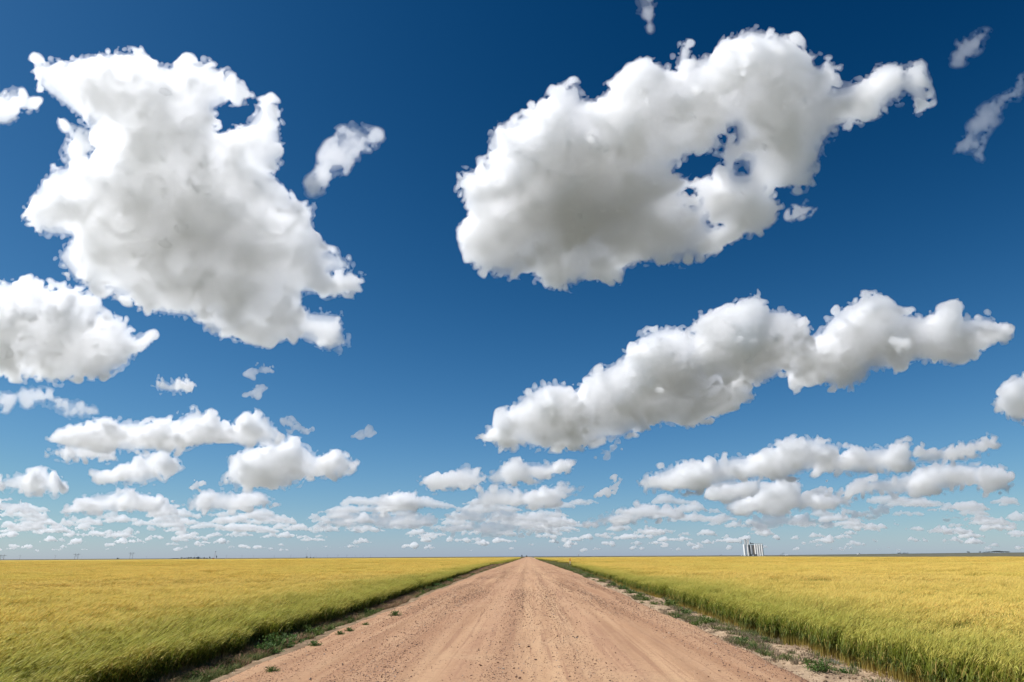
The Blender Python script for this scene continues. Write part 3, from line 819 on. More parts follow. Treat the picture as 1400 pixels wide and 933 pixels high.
# ------------------------------------------------------------------ gravel, dry grass and weeds
def stone_mesh(name, g, mat):
    import itertools
    ph = (1 + 5 ** 0.5) / 2
    v = np.array([(0, a, b * ph) for a in (-1, 1) for b in (-1, 1)] + [(a, b * ph, 0) for a in (-1, 1) for b in (-1, 1)] + [(b * ph, 0, a) for a in (-1, 1) for b in (-1, 1)], float)
    v /= np.linalg.norm(v[0]); v *= g.uniform(0.75, 1.2, (12, 1)); v *= np.array((1.0, g.uniform(0.6, 0.95), g.uniform(0.45, 0.7)))
    f = []
    u = v / np.linalg.norm(v, axis=1)[:, None]
    for t in itertools.combinations(range(12), 3):
        a, b, c = (u[i] for i in t)
        if max(np.linalg.norm(a - b), np.linalg.norm(b - c), np.linalg.norm(c - a)) < 1.45 and abs(np.dot(np.cross(b - a, c - a), a + b + c)) > 0.5:
            f.append(t if np.dot(np.cross(b - a, c - a), a) > 0 else (t[0], t[2], t[1]))
    me = bpy.data.meshes.new(name); me.from_pydata(v.tolist(), [], f); me.materials.append(mat)
    return me
def gravel():
    g = np.random.default_rng(77)
    cols = [(0.17, 0.09, 0.055), (0.23, 0.13, 0.085), (0.13, 0.08, 0.06), (0.28, 0.175, 0.12), (0.24, 0.20, 0.17), (0.46, 0.36, 0.27)]
    kinds = []
    for i, c in enumerate(cols):
        m = simple_mat("stone", c, 0.9, 0.2, 0.25, 30.0)
        kinds += [stone_mesh("stone", g, m) for _ in range(2)]
    K = kinds_collection("stone", kinds)
    n = 150000
    u = g.random(n); y = 8.0 * (170.0 / 8.0) ** u
    row = g.random(n)
    x = g.uniform(-5.3, 5.1, n)
    win = np.array((-3.3, -2.6, -2.9, -0.55, -4.4, 2.5, 1.0, 3.4, 4.4))[g.integers(0, 9, n)]
    x = np.where(row < 0.55, win + g.normal(0, 0.30, n) + 0.10 * np.sin(y * 0.09 + win * 2), x)
    clump = lattice(x * 1.3 + 20, y * 0.10)
    keep = (g.random(n) < (0.6 + 0.6 * clump) * np.clip(1.15 - y / 150.0, 0.0, 1.0)) & (x > road_left(y) - 0.1) & (x < road_right(y) + 0.25)
    x, y = x[keep], y[keep]; n = len(x)
    T = (x - road_left(y)) / (road_right(y) - road_left(y))
    z = road_height(x, y, np.clip(T, 0, 1))
    s = 0.0055 * g.lognormal(0, 0.5, n) * np.clip(y / 20, 1.0, 1.9)
    big = g.random(n) < 0.012; s = np.where(big, s * 2.2, s); s = np.minimum(s, 0.034)
    k = np.where(g.random(n) < 0.92, g.integers(0, 8, n), g.integers(8, 12, n))
    rot = np.stack([g.normal(0, 0.3, n), g.normal(0, 0.3, n), g.uniform(0, 6.28, n)], -1)
    o = scatter("gravel", K, np.stack([x, y, z + s * 0.25], -1), k, rot, np.repeat(s[:, None], 3, 1))
    tag(o, "reddish brown loose stones strewn along the tyre tracks of the road", "gravel", None, "stuff")
    # crumbs and clods on the right bank
    n = 9000
    y = 9.0 * (60.0 / 9.0) ** g.random(n)
    t = g.random(n) ** 0.8
    a, b = road_right(y) - 0.2, wheat_right(y) + 0.4
    x = a + (b - a) * t
    T = (x - (road_right(y) - 0.35)) / (wheat_right(y) + 1.0 - road_right(y) + 0.35)
    z = verge_height(1)(x, y, T)
    s = 0.012 * g.lognormal(0, 0.55, n); s = np.minimum(s, 0.06)
    rot = np.stack([g.normal(0, 0.4, n), g.normal(0, 0.4, n), g.uniform(0, 6.28, n)], -1)
    clod = [stone_mesh("clod", g, simple_mat("clod_soil", c, 0.97, 0.1, 0.2, 20.0)) for c in ((0.42, 0.30, 0.19), (0.30, 0.21, 0.13), (0.24, 0.17, 0.11), (0.18, 0.12, 0.08))]
    o = scatter("clods", kinds_collection("clod", clod), np.stack([x, y, z + s * 0.2], -1), g.integers(0, 4, n), rot, np.repeat(s[:, None], 3, 1))
    tag(o, "dry crumbs and clods of soil on the bank right of the road", "clods", None, "stuff")
gravel()

def tint_mat(name, trans=0.3, rough=0.7, lo=0.75):
    N = NT(name)
    t = N.attr("tint").outputs['Color']
    f = N.noise(N.pos(), 2.2, 4)
    return N.surface(N.mix(N.rng(f, 0.35, 0.65, 0.0, 0.7), t, N.mix(1.0, t, (lo, lo, lo), 'MULTIPLY')), rough, None, 0.2, trans)
GRASS = tint_mat("dry_grass"); LEAF = tint_mat("weed_leaf", 0.3, 0.6)
def tuft(name, g, n, H, spread, cols, w=0.0035, mat=None):
    S = Soup()
    for _ in range(n):
        a = g.uniform(0, 6.28); r = spread * g.random() ** 0.7; d = np.array((math.cos(a), math.sin(a), 0))
        h = H * g.uniform(0.45, 1.1); ln = g.uniform(0.15, 0.8)
        o = d * r * 0.5
        pts = [o, o + d * ln * h * 0.35 + np.array((0, 0, h * 0.6)), o + (d * ln + WIND * 0.2) * h + np.array((0, 0, h * (1 - 0.3 * ln)))]
        c = np.array(cols[g.integers(0, len(cols))]) * g.uniform(0.75, 1.25)
        t = g.uniform(0, 3.14)
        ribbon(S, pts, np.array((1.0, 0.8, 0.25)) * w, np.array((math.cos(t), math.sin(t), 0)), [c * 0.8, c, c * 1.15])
    return S.mesh(name, mat or GRASS)
def dry_grass():
    g = np.random.default_rng(88)
    red = [(0.28, 0.165, 0.10), (0.36, 0.22, 0.14), (0.24, 0.17, 0.075), (0.40, 0.27, 0.15)]
    grn = [(0.11, 0.155, 0.045), (0.16, 0.18, 0.055), (0.09, 0.135, 0.04), (0.22, 0.20, 0.08)]
    gry = [(0.30, 0.235, 0.165), (0.24, 0.19, 0.13), (0.38, 0.29, 0.19), (0.19, 0.16, 0.09)]
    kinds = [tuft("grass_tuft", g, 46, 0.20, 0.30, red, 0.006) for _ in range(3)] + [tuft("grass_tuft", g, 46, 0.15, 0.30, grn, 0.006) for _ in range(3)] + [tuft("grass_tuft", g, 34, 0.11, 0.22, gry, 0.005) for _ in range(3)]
    K = kinds_collection("grass_tuft", kinds)
    P, I, Sz = [], [], []
    # left: a dense strip between weeds and wheat
    n = 15000
    y = 7.0 * (420 / 7.0) ** g.random(n)
    a, b = road_left(y) - 0.30, wheat_left(y) - 0.25
    t = g.random(n)
    x = a + (b - a) * t
    cl = lattice(x * 0.5 + 3, y * 0.28)
    k = np.where(g.random(n) < np.clip(0.50 + 1.1 * cl, 0.12, 0.95), g.integers(0, 3, n), g.integers(3, 6, n))
    keep = (t > 0.16) | (g.random(n) < 0.4)
    T = np.clip((x - (wheat_left(y) - 1.2)) / (road_left(y) + 0.35 - wheat_left(y) + 1.2), 0, 1)
    P.append(np.stack([x, y, verge_height(-1)(x, y, T) - 0.01], -1)[keep]); I.append(k[keep]); Sz.append((g.uniform(0.5, 1.15, n) * np.clip(y / 60, 1, 2.2))[keep])
    # right: sparse and short, thicker round the marker post
    n = 14000
    y = 9.0 * (420 / 9.0) ** g.random(n)
    a, b = road_right(y) + 0.0, wheat_right(y) + 0.2
    t = g.random(n); x = a + (b - a) * t
    cl = lattice(x * 0.8 + 13, y * 0.4)
    pr = np.where(y < 70, np.clip(0.05 + 0.8 * (cl - 0.12), 0.03, 0.75), np.clip(0.5 + 0.5 * cl, 0.2, 1))
    keep = g.random(n) < pr
    k = np.where(g.random(n) < np.where(y < 70, 0.8, 0.55), g.integers(6, 9, n), g.integers(3, 6, n))
    T = np.clip((x - (road_right(y) - 0.35)) / (wheat_right(y) + 1.0 - road_right(y) + 0.35), 0, 1)
    P.append(np.stack([x, y, verge_height(1)(x, y, T) - 0.01], -1)[keep]); I.append(k[keep]); Sz.append((g.uniform(0.5, 1.2, n) * np.clip(y / 60, 1, 2.2))[keep])
    P, I, Sz = np.concatenate(P), np.concatenate(I), np.concatenate(Sz)
    rot = np.zeros((len(P), 3)); rot[:, 2] = g.uniform(0, 6.28, len(P))
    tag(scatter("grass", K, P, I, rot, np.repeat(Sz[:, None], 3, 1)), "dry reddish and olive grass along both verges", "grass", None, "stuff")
dry_grass()

def ground_point(px, py, z=-0.05):
    d = sight(px, py); t = (z - EYE.z) / d[2]
    return EYE.x + d[0] * t, EYE.y + d[1] * t
def weed_mesh(g, n, col):
    """A low bushy weed: stems fanning from one root, each set with small leaves."""
    S = Soup()
    for _ in range(n):
        a = g.uniform(0, 6.28); d = np.array((math.cos(a), math.sin(a), 0)); el = g.uniform(0.12, 1.4)
        L = g.uniform(0.6, 1.0)
        tip = (d * math.cos(el) + np.array((0, 0, math.sin(el) * 0.75))) * L
        c = np.array(col) * g.uniform(0.7, 1.35)
        ribbon(S, [np.zeros(3), tip * 0.5 + np.array((0, 0, 0.05)), tip], (0.010, 0.008, 0.004), np.cross(d, (0, 0, 1.0)), [c * 0.8] * 3)
        for k in range(9):
            o = tip * (0.3 + 0.7 * (k + g.random()) / 9)
            ld = g.normal(0, 1, 3) + np.array((0, 0, 0.6)) + d * 0.6; ld /= np.linalg.norm(ld)
            sd = np.cross(ld, g.normal(0, 1, 3)); sd /= np.linalg.norm(sd)
            l = g.uniform(0.09, 0.16); w = l * g.uniform(0.22, 0.34)
            cc = c * g.uniform(0.8, 1.2)
            S.add([o, o + ld * l * 0.5 + sd * w, o + ld * l, o + ld * l * 0.5 - sd * w], [(0, 1, 2, 3)], cc)
    return S.mesh("weed", LEAF)
ORD = "nearest second third fourth fifth sixth seventh eighth ninth tenth eleventh twelfth thirteenth fourteenth fifteenth sixteenth seventeenth eighteenth nineteenth twentieth twenty-first twenty-second twenty-third twenty-fourth twenty-fifth".split()
def weeds():
    g = np.random.default_rng(55)
    kinds = [weed_mesh(g, 64, (0.085, 0.155, 0.036)), weed_mesh(g, 56, (0.10, 0.165, 0.038)), weed_mesh(g, 46, (0.125, 0.18, 0.042))]
    left = [(380, 886, 44, 'largest dark green weed clump beside the left edge of the road'), (362, 893, 34), (398, 879, 30), (425, 867, 32), (449, 861, 20), (474, 848, 20), (504, 838, 18), (522, 830, 16), (542, 825, 12), (560, 816, 14), (575, 811, 16), (586, 806, 14), (597, 802, 18), (615, 796, 16), (628, 791, 12), (340, 897, 22), (320, 906, 26), (296, 917, 26), (270, 928, 30),
            (429, 888, 17, 'lone green weed tuft out on the gravel left of the tyre tracks'), (371, 925, 16, 'small green weed tuft on the gravel at the bottom left of the road'), (477, 867, 12), (464, 872, 12), (500, 858, 10), (540, 845, 14)]
    right = [(822, 796, 12), (837, 802, 14), (852, 807, 18), (863, 812, 16), (875, 818, 16), (882, 822, 16), (895, 827, 12), (915, 826, 26, 'bright green weed clump against the foot of the right wheat'), (936, 841, 20, 'round green weed standing alone on the right bank'), (925, 846, 14), (965, 854, 24, 'broad green weed clump on the sandy bank right of the road'), (952, 857, 18), (1015, 878, 24), (1030, 887, 16), (1045, 873, 14), (1075, 901, 16), (1105, 911, 16), (1120, 921, 30, 'wide low green weed mat near the bottom right corner'), (1152, 917, 12), (1141, 915, 10), (1040, 893, 14), (806, 789, 12), (795, 785, 10), (783, 781, 10)]
    first = {}
    for side, lst in ((-1, left), (1, right)):
        edge_row = sorted((w[1] for w in (lst[:19] if side < 0 else lst)), reverse=True)
        gravel_row = sorted((w[1] for w in lst[19:]), reverse=True)
        for i, w in enumerate(lst):
            px, py, wd = w[:3]
            x, y = ground_point(px, py, -0.06)
            d = math.hypot(x, y)
            r = wd * d / 933.0 * 0.72
            k = int(g.integers(0, 3))
            o = link("weed", kinds[k])
            if side < 0: T = np.clip((x - (wheat_left(y) - 1.2)) / (road_left(y) + 0.35 - wheat_left(y) + 1.2), 0, 1); z = float(verge_height(-1)(np.array(x), np.array(y), T))
            else: T = np.clip((x - (road_right(y) - 0.35)) / (wheat_right(y) + 1.0 - road_right(y) + 0.35), 0, 1); z = float(verge_height(1)(np.array(x), np.array(y), T))
            if road_left(y) < x < road_right(y): z = max(z, float(road_height(np.array(x), np.array(y), np.array((x - road_left(y)) / (road_right(y) - road_left(y))))))
            o.location = (x, y, z - 0.01)
            o.rotation_euler = (0, 0, g.uniform(0, 6.28)); o.scale = (r, r, min(r, 0.6) * g.uniform(0.7, 1.0))
            loose = side < 0 and i >= 19
            nth = ORD[gravel_row.index(py) if loose else edge_row.index(py)]
            nth = "nearest the camera" if nth == "nearest" else nth + " from the near end"
            lab = w[3] if len(w) > 3 else ("small green tuft on the gravel left of the tracks, " if loose else "green weed in the row along the left road edge, " if side < 0 else "green weed on the right road bank, ") + nth
            tag(o, lab, "weed", "weeds along the left road edge" if side < 0 else "weeds on the right road bank")
weeds()

# ------------------------------------------------------------------ things built from boxes and round bars
class MB:
    def __init__(s): s.v, s.f = [], []
    def box(s, c, d, rot=None):
        n = len(s.v)
        for i in (-1, 1):
            for j in (-1, 1):
                for k in (-1, 1):
                    p = Vector((i * d[0] / 2, j * d[1] / 2, k * d[2] / 2))
                    if rot is not None: p = rot @ p
                    s.v.append(tuple(p + Vector(c)))
        for q in ((0, 1, 3, 2), (4, 6, 7, 5), (0, 4, 5, 1), (2, 3, 7, 6), (0, 2, 6, 4), (1, 5, 7, 3)): s.f.append(tuple(n + i for i in q))
        return s
    def lathe(s, c, prof, seg=20):
        n = len(s.v); m = len(prof)
        for i in range(seg):
            a = 2 * math.pi * i / seg
            for r, z in prof: s.v.append((c[0] + r * math.cos(a), c[1] + r * math.sin(a), c[2] + z))
        for i in range(seg):
            j = (i + 1) % seg
            for k in range(m - 1): s.f.append((n + i * m + k, n + j * m + k, n + j * m + k + 1, n + i * m + k + 1))
        s.f.append(tuple(n + (seg - 1 - i) * m for i in range(seg))); s.f.append(tuple(n + i * m + m - 1 for i in range(seg)))
        return s
    def bar(s, a, b, r, seg=6, r2=None):
        a, b = Vector(a), Vector(b); d = (b - a).normalized()
        u = d.orthogonal().normalized(); w = d.cross(u); n = len(s.v); r2 = r if r2 is None else r2
        for p, q in ((a, r), (b, r2)):
            for i in range(seg):
                t = 2 * math.pi * i / seg; s.v.append(tuple(p + (u * math.cos(t) + w * math.sin(t)) * q))
        for i in range(seg):
            j = (i + 1) % seg; s.f.append((n + i, n + j, n + seg + j, n + seg + i))
        s.f.append(tuple(n + seg - 1 - i for i in range(seg))); s.f.append(tuple(n + seg + i for i in range(seg)))
        return s
    def prism(s, c, w, d, h, ridge):
        """Gabled box: walls to h, ridge along x at h + ridge."""
        n = len(s.v); x, y = w / 2, d / 2
        for X in (-x, x): s.v += [(c[0] + X, c[1] - y, c[2]), (c[0] + X, c[1] + y, c[2]), (c[0] + X, c[1] + y, c[2] + h), (c[0] + X, c[1], c[2] + h + ridge), (c[0] + X, c[1] - y, c[2] + h)]
        s.f += [tuple(n + i for i in (0, 4, 3, 2, 1)), tuple(n + 5 + i for i in (0, 1, 2, 3, 4))] + [tuple(n + i for i in q) for q in ((0, 5, 9, 4), (4, 9, 8, 3), (3, 8, 7, 2), (2, 7, 6, 1), (1, 6, 5, 0))]
        return s
    def build(s, name, mat, parent=None, smooth=False):
        me = bpy.data.meshes.new(name); me.from_pydata(s.v, [], s.f); me.materials.append(mat); me.update()
        if smooth:
            for p in me.polygons: p.use_smooth = len(p.vertices) == 4
        return link(name, me, parent)
def empty(name, px, dist, label, cat, group=None, rz=None):
    """An Empty on the ground under a column of the photograph, at a distance from the camera."""
    d = sight(px, 761.0); h = math.hypot(d[0], d[1])
    x, y = d[0] / h * dist, d[1] / h * dist
    o = bpy.data.objects.new(name, None); col.objects.link(o)
    o.location = (x, y, float(land(np.array(x), np.array(y))))
    o.rotation_euler = (0, 0, -math.atan2(x, y) if rz is None else rz)
    return tag(o, label, cat, group)
def copy_tree(o, parent=None):
    c = o.copy(); col.objects.link(c)
    if parent: c.parent = parent
    for ch in list(o.children): copy_tree(ch, c)
    return c
M_CONC = simple_mat("weathered_concrete", (0.80, 0.76, 0.70), 0.85, 0.2, 0.12, 0.25)
M_SHADECONC = simple_mat("shade_toned_concrete", (0.46, 0.41, 0.36), 0.9, 0.1, 0.2, 0.25)  # concrete with shade put into its colour
M_WHITE = simple_mat("white_paint", (0.80, 0.79, 0.76), 0.6, 0.3, 0.05, 0.3)
M_GALV = simple_mat("galvanised_steel", (0.50, 0.50, 0.49), 0.45, 0.5, 0.1, 0.4)
M_DARK = simple_mat("dark_steel", (0.10, 0.10, 0.10), 0.6, 0.4, 0.2, 0.5)
M_WOOD = simple_mat("grey_pole_wood", (0.13, 0.105, 0.085), 0.9, 0.1, 0.2, 2.0)
M_RED = simple_mat("faded_red_paint", (0.42, 0.12, 0.09), 0.6, 0.3, 0.1, 0.5)
M_ORANGE = simple_mat("orange_plastic", (0.75, 0.27, 0.04), 0.5, 0.4, 0.08, 6.0)
M_POST = simple_mat("dull_white_post", (0.66, 0.60, 0.52), 0.7, 0.3, 0.1, 6.0)
M_BLUEGREY = simple_mat("blue_grey_cladding", (0.20, 0.25, 0.30), 0.6, 0.3, 0.1, 0.5)

# the grain elevator, some 1.9 km off to the right
def grain_elevator():
    D = 1900.0; k = D / 933.0 * 1.02
    t = empty("grain_elevator", 1031.0, D, "tall pale concrete grain elevator with silos and a headhouse on the right horizon", "grain elevator")
    X = lambda px: (px - 1031.0) * k
    H = 13.0 * k
    def silo(px, w, h, mat=M_CONC, y=0.0):
        r = w * k / 2
        s = MB().lathe((X(px), y, 0), [(r, 0), (r, 0.3), (r, h - 0.3), (r, h), (r * 1.03, h + 0.05), (r * 1.03, h + 0.1), (r * 1.03, h + 0.55), (r * 1.03, h + 0.6)], 28).build("silo", mat, t, True)
        MB().lathe((X(px), y, h + 0.62), [(r * 1.0, 0), (r * 0.25, 0.9), (0.15, 1.0)], 28).build("roof", M_GALV, s)
    silo(1021.0, 3.0, H, M_WHITE)
    silo(1024.9, 2.2, H * 1.0)
    silo(1028.8, 2.9, H * 0.98, M_GALV, 2.0)
    for i, px in enumerate((1033.6, 1036.1, 1038.6, 1041.2)): silo(px, 2.35, H * (1.0 - 0.006 * i))
    MB().box((X(1028.6), 5.5, H * 0.49), (9.6 * k, 3.0, H * 0.98)).build("gap_backing", M_SHADECONC, t)  # dark box added behind, standing in for shade in the gaps between silos
    h1 = MB().box((X(1022.2), 0.5, H + 0.7 + 2.9 * k), (2.1 * k, 5.0, 5.8 * k)).build("headhouse", M_WHITE, t)
    MB().box((X(1022.2), 0.5, H + 0.7 + 5.9 * k), (2.3 * k, 5.4, 0.35 * k)).build("roof", M_GALV, h1)
    for z in (1.6, 3.4, 4.9): MB().box((X(1022.2) + 0.3 * k, -2.05, H + 0.7 + z * k), (0.5 * k, 0.12, 0.55 * k)).build("window", M_DARK, h1)
    h2 = MB().box((X(1025.5), 1.4, H + 0.7 + 2.75 * k), (2.5 * k, 5.5, 5.5 * k)).build("headhouse", M_CONC, t)
    MB().box((X(1025.5), 1.4, H + 0.7 + 5.6 * k), (2.7 * k, 5.9, 0.3 * k)).build("roof", M_GALV, h2)
    for z in (1.6, 3.4): MB().box((X(1025.5), -1.42, H + 0.7 + z * k), (0.6 * k, 0.12, 0.6 * k)).build("window", M_DARK, h2)
    m = MB(); m.box((X(1023.45), 2.4, (H + 6.5 * k) / 2), (0.45 * k, 0.9, H + 6.5 * k)); m.build("elevator_leg", M_DARK, t)
    MB().box((X(1030.0), 2.0, H + 1.9 + 0.45 * k), (4.4 * k, 3.0, 0.9 * k)).build("gallery", M_DARK, t)
    MB().box((X(1028.4), 2.0, H + 1.95 + 1.5 * k), (0.9 * k, 2.4, 1.1 * k)).build("vent_house", M_DARK, t)
    m = MB(); m.box((X(1037.2), 0, H + 2.6), (10.0 * k, 1.6, 0.5 * k))
    m.build("roof_conveyor", M_GALV, t)
    b = MB().box((X(1031.0), -7.5, 1.0 * k), (7.0 * k, 6.0, 2.0 * k)).build("drive_shed", M_DARK, t)
    MB().box((X(1030.0), -10.56, 0.8 * k), (1.6 * k, 0.1, 1.6 * k)).build("door", M_GALV, b)
    MB().bar((X(1026.3), -4.0, 0.5 * k), (X(1024.8), -2.5, H * 0.96), 0.35).build("spout", M_GALV, t)
grain_elevator()
def shed(px, D, w, h, label, wall=M_WHITE, roof=M_GALV, depth=7.0):
    t = empty("shed", px, D, label, "shed"); k = D / 933.0
    MB().prism((0, 0, 0), w * k, depth, h * k * 0.68, h * k * 0.30).build("wall", wall, t)
    r = MB(); hw, hd, z0, z1 = w * k / 2 + 0.3, depth / 2 + 0.3, h * k * 0.68, h * k * 0.98
    for sgn in (-1, 1):
        a = math.atan2(z1 - z0, depth / 2)
        r.box((0, sgn * hd / 2, (z0 + z1) / 2 + 0.18), (2 * hw, hd / math.cos(a) + 0.1, 0.14), Matrix.Rotation(-sgn * a, 3, 'X'))
    r.build("roof", roof, t)
    MB().box((w * k * 0.15, -depth / 2 - 0.06, h * k * 0.26), (w * k * 0.28, 0.1, h * k * 0.5)).build("door", M_DARK, t)
    return t
shed(1017.3, 1880.0, 1.3, 1.1, "small bright white shed just left of the grain elevator")
shed(1013.8, 1905.0, 1.2, 0.7, "low pale shed farther left of the grain elevator", M_CONC)
shed(1075.5, 1950.0, 3.6, 1.1, "low white building right of the slanting auger")
shed(1173.6, 2500.0, 2.4, 1.2, "white farm building on the right horizon beside a dark bush", M_WHITE, M_GALV, 9.0)
shed(271.4, 2590.0, 2.3, 3.2, "blue grey barn rising from the dark farmstead trees on the left horizon", M_BLUEGREY, M_BLUEGREY, 10.0)

def auger(px, D, w, h, label):
    t = empty("grain_auger", px, D, label, "grain auger"); k = D / 933.0
    a, b = (-w * k / 2, 0, 0.8), (w * k / 2, 0, h * k)
    MB().bar(a, b, 0.32, 8).build("tube", M_DARK, t)
    MB().box((-w * k / 2 - 0.4, 0, 0.55), (1.4, 1.2, 1.1)).build("hopper", M_RED, t)
    m = MB()
    for s in (-1, 1): m.bar((0.3, s * 1.1, 0.5), (w * k * 0.22, 0, h * k * 0.66), 0.10)
    m.bar((0.3, -1.3, 0.5), (0.3, 1.3, 0.5), 0.1); m.build("undercarriage", M_DARK, t)
    for s in (-1, 1):
        wh = MB(); wh.bar((0.3, s * 1.3 - 0.12, 0.5), (0.3, s * 1.3 + 0.12, 0.5), 0.5, 14); wh.build("wheel", M_DARK, t)
    MB().bar((w * k / 2 - 0.1, 0, h * k - 0.1), (w * k / 2 + 0.2, 0, h * k - 1.6), 0.28, 8).build("spout", M_DARK, t)
auger(1069.5, 1930.0, 5.6, 3.3, "dark slanting grain auger right of the grain elevator")
auger(985.0, 2300.0, 3.6, 1.8, "small faint slanting auger on the horizon left of the grain elevator")

def slim_silo():
    t = empty("feed_tower", 790.9, 2300.0, "slim grey feed tower on the horizon right of the road", "tower"); k = 2300.0 / 933.0
    for sx in (-1, 1):
        for sy in (-1, 1): MB().bar((sx * 1.0, sy * 1.0, 0), (sx * 0.9, sy * 0.9, 1.7 * k), 0.16).build("leg", M_DARK, t)
    MB().lathe((0, 0, 1.5 * k), [(0.3, 0), (1.25, 0.5 * k), (1.25, 1.9 * k), (0.2, 2.4 * k)], 16).build("tank", M_GALV, t)
slim_silo()

# power poles strung along the left horizon
def power_pole(px, D, h, label, group):
    t = empty("power_pole", px, D, label, "power pole", group)
    MB().bar((0, 0, -0.3), (0, 0, h), 0.24, 8, 0.16).build("pole", M_WOOD, t)
    a = MB().box((0, 0, h - 0.9), (4.2, 0.22, 0.26)).build("crossarm", M_WOOD, t)
    for x in (-1.8, 0.0 + 0.6, 1.8): MB().lathe((x, 0, h - 0.76), [(0.10, 0), (0.12, 0.2), (0.05, 0.34)], 8).build("insulator", M_GALV, a)
    return t
D0 = 2300.0
P0 = power_pole(27.6, D0, 12.6, "single wooden power pole second from the left edge, nearer than its neighbour", "wooden power poles on the left horizon")
P1 = [(75.6, 2450, 'single wooden power pole left of the second twin legged pylon'), (309.5, 3000, None), (331, 3050, None), (346.5, 3100, None), (375, 3100, None), (397.5, 3000, None), (447.5, 2950, None), (462, 3100, None), (474, 3150, None), (485.5, 3300, None), (496.5, 3400, None), (506.5, 3500, None), (527, 3700, None), (112.3, 4200, None), (200.5, 4000, None), (866.0, 5200, 'tiny pole on the right horizon, left one of two close together'), (876.0, 5200, 'tiny pole on the right horizon, right one of two close together')]
for px, D, lab in P1:
    c = copy_tree(P0)
    d = sight(px, 761.0); h = math.hypot(d[0], d[1]); x, y = d[0] / h * D, d[1] / h * D
    c.location = (x, y, float(land(np.array(x), np.array(y)))); c.rotation_euler = (0, 0, -math.atan2(x, y) + 0.25)
    row = sorted(p[0] for p in P1 if p[0] < 700 and p[2] is None)
    tag(c, lab or "small faint power pole on the left horizon, %s of its kind from the left" % ("first" if row.index(px) == 0 else ORD[row.index(px)]), None, "wooden power poles on the left horizon" if px < 700 else "tiny poles on the right horizon")
def h_frame(px, D, h, label):
    t = empty("pylon", px, D, label, "pylon", "twin legged pylons on the left horizon")
    for s in (-1, 1): MB().bar((s * 3.3, 0, -0.3), (s * 3.3, 0, h), 0.34, 8, 0.24).build("leg", M_WOOD, t)
    a = MB().box((0, 0.32, h - 2.6), (15.0, 0.3, 0.5)).build("crossarm", M_WOOD, t)
    for x in (-6.8, 0.0, 6.8): MB().bar((x, 0.32, h - 2.86), (x, 0.32, h - 4.9), 0.14).build("insulator", M_GALV, a)
    b = MB(); b.bar((-3.0, 0.5, h - 9.5), (3.0, 0.5, h - 3.2), 0.14); b.bar((-3.0, 0.8, h - 3.2), (3.0, 0.8, h - 9.5), 0.14); b.build("brace", M_WOOD, t)
h_frame(3.2, 2000.0, 13.0, "twin legged pylon at the very left edge of the horizon")
h_frame(104.6, 2150.0, 16.0, "twin legged wooden pylon right of the single left poles")
h_frame(179.6, 2300.0, 19.5, "tallest twin legged wooden pylon near the small round bush")
def mast(px, D, h, label, r=0.28):
    t = empty("mast", px, D, label, "mast"); 
    MB().bar((0, 0, 0), (0, 0, h), r, 6, r * 0.6).build("pole", M_GALV, t)
    MB().box((0, 0, h - 0.6), (1.5, 0.3, 0.3)).build("antenna", M_GALV, t)
    m = MB()
    for a in range(3):
        q = 2.1 * a + 0.3; m.bar((0, 0, h * 0.8), (math.cos(q) * h * 0.35, math.sin(q) * h * 0.35, 0), 0.035, 4)
    m.build("guy_wire", M_DARK, t)
mast(267.4, 2600.0, 26.0, "thin tall radio mast above the farmstead trees on the left horizon")
mast(418.7, 2700.0, 17.0, "thin mast above the dark bush left of the road, left of three")
mast(424.4, 2720.0, 18.0, "thin mast left of the road, middle of three")
mast(431.4, 2740.0, 12.0, "short thick mast left of the road, right of three", 0.45)
def lattice_tower():
    t = empty("lattice_tower", 294.2, 2600.0, "red and white lattice tower at the right end of the left farmstead", "tower"); h = 22.5
    for sx in (-1, 1):
        for sy in (-1, 1): MB().bar((sx * 2.6, sy * 2.6, 0), (sx * 0.8, sy * 0.8, h), 0.22, 6).build("leg", M_RED if sx * sy > 0 else M_WHITE, t)
    m = MB(); n = 6
    for i in range(n):
        z0, z1 = h * i / n, h * (i + 1) / n; r0, r1 = 2.6 - 1.8 * i / n, 2.6 - 1.8 * (i + 1) / n
        for (a, b) in (((-1, -1), (1, -1)), ((1, -1), (1, 1)), ((1, 1), (-1, 1)), ((-1, 1), (-1, -1))):
            m.bar((a[0] * r0, a[1] * r0, z0), (b[0] * r1, b[1] * r1, z1), 0.10, 4); m.bar((b[0] * r0, b[1] * r0, z0), (a[0] * r1, a[1] * r1, z1), 0.10, 4)
    m.build("lattice", M_WHITE, t)
    MB().box((0, 0, h + 0.8), (2.4, 2.4, 1.6)).build("head", M_DARK, t)
    MB().box((-5.6, 0, 1.6), (4.5, 3.5, 3.2)).build("cabin", M_RED, t)
lattice_tower()

# the roadside marker
def marker():
    x, y = 10.45, 178.0
    t = bpy.data.objects.new("marker_post", None); col.objects.link(t)
    t.location = (x, y, BASE + 0.02); tag(t, "slender whitish marker post with an orange top beside the right wheat", "marker post")
    MB().box((0, 0, 0.50), (0.22, 0.10, 1.0)).build("post", M_POST, t)
    MB().box((0, 0, 1.31), (0.28, 0.13, 0.62)).build("orange_top", M_ORANGE, t)
marker()

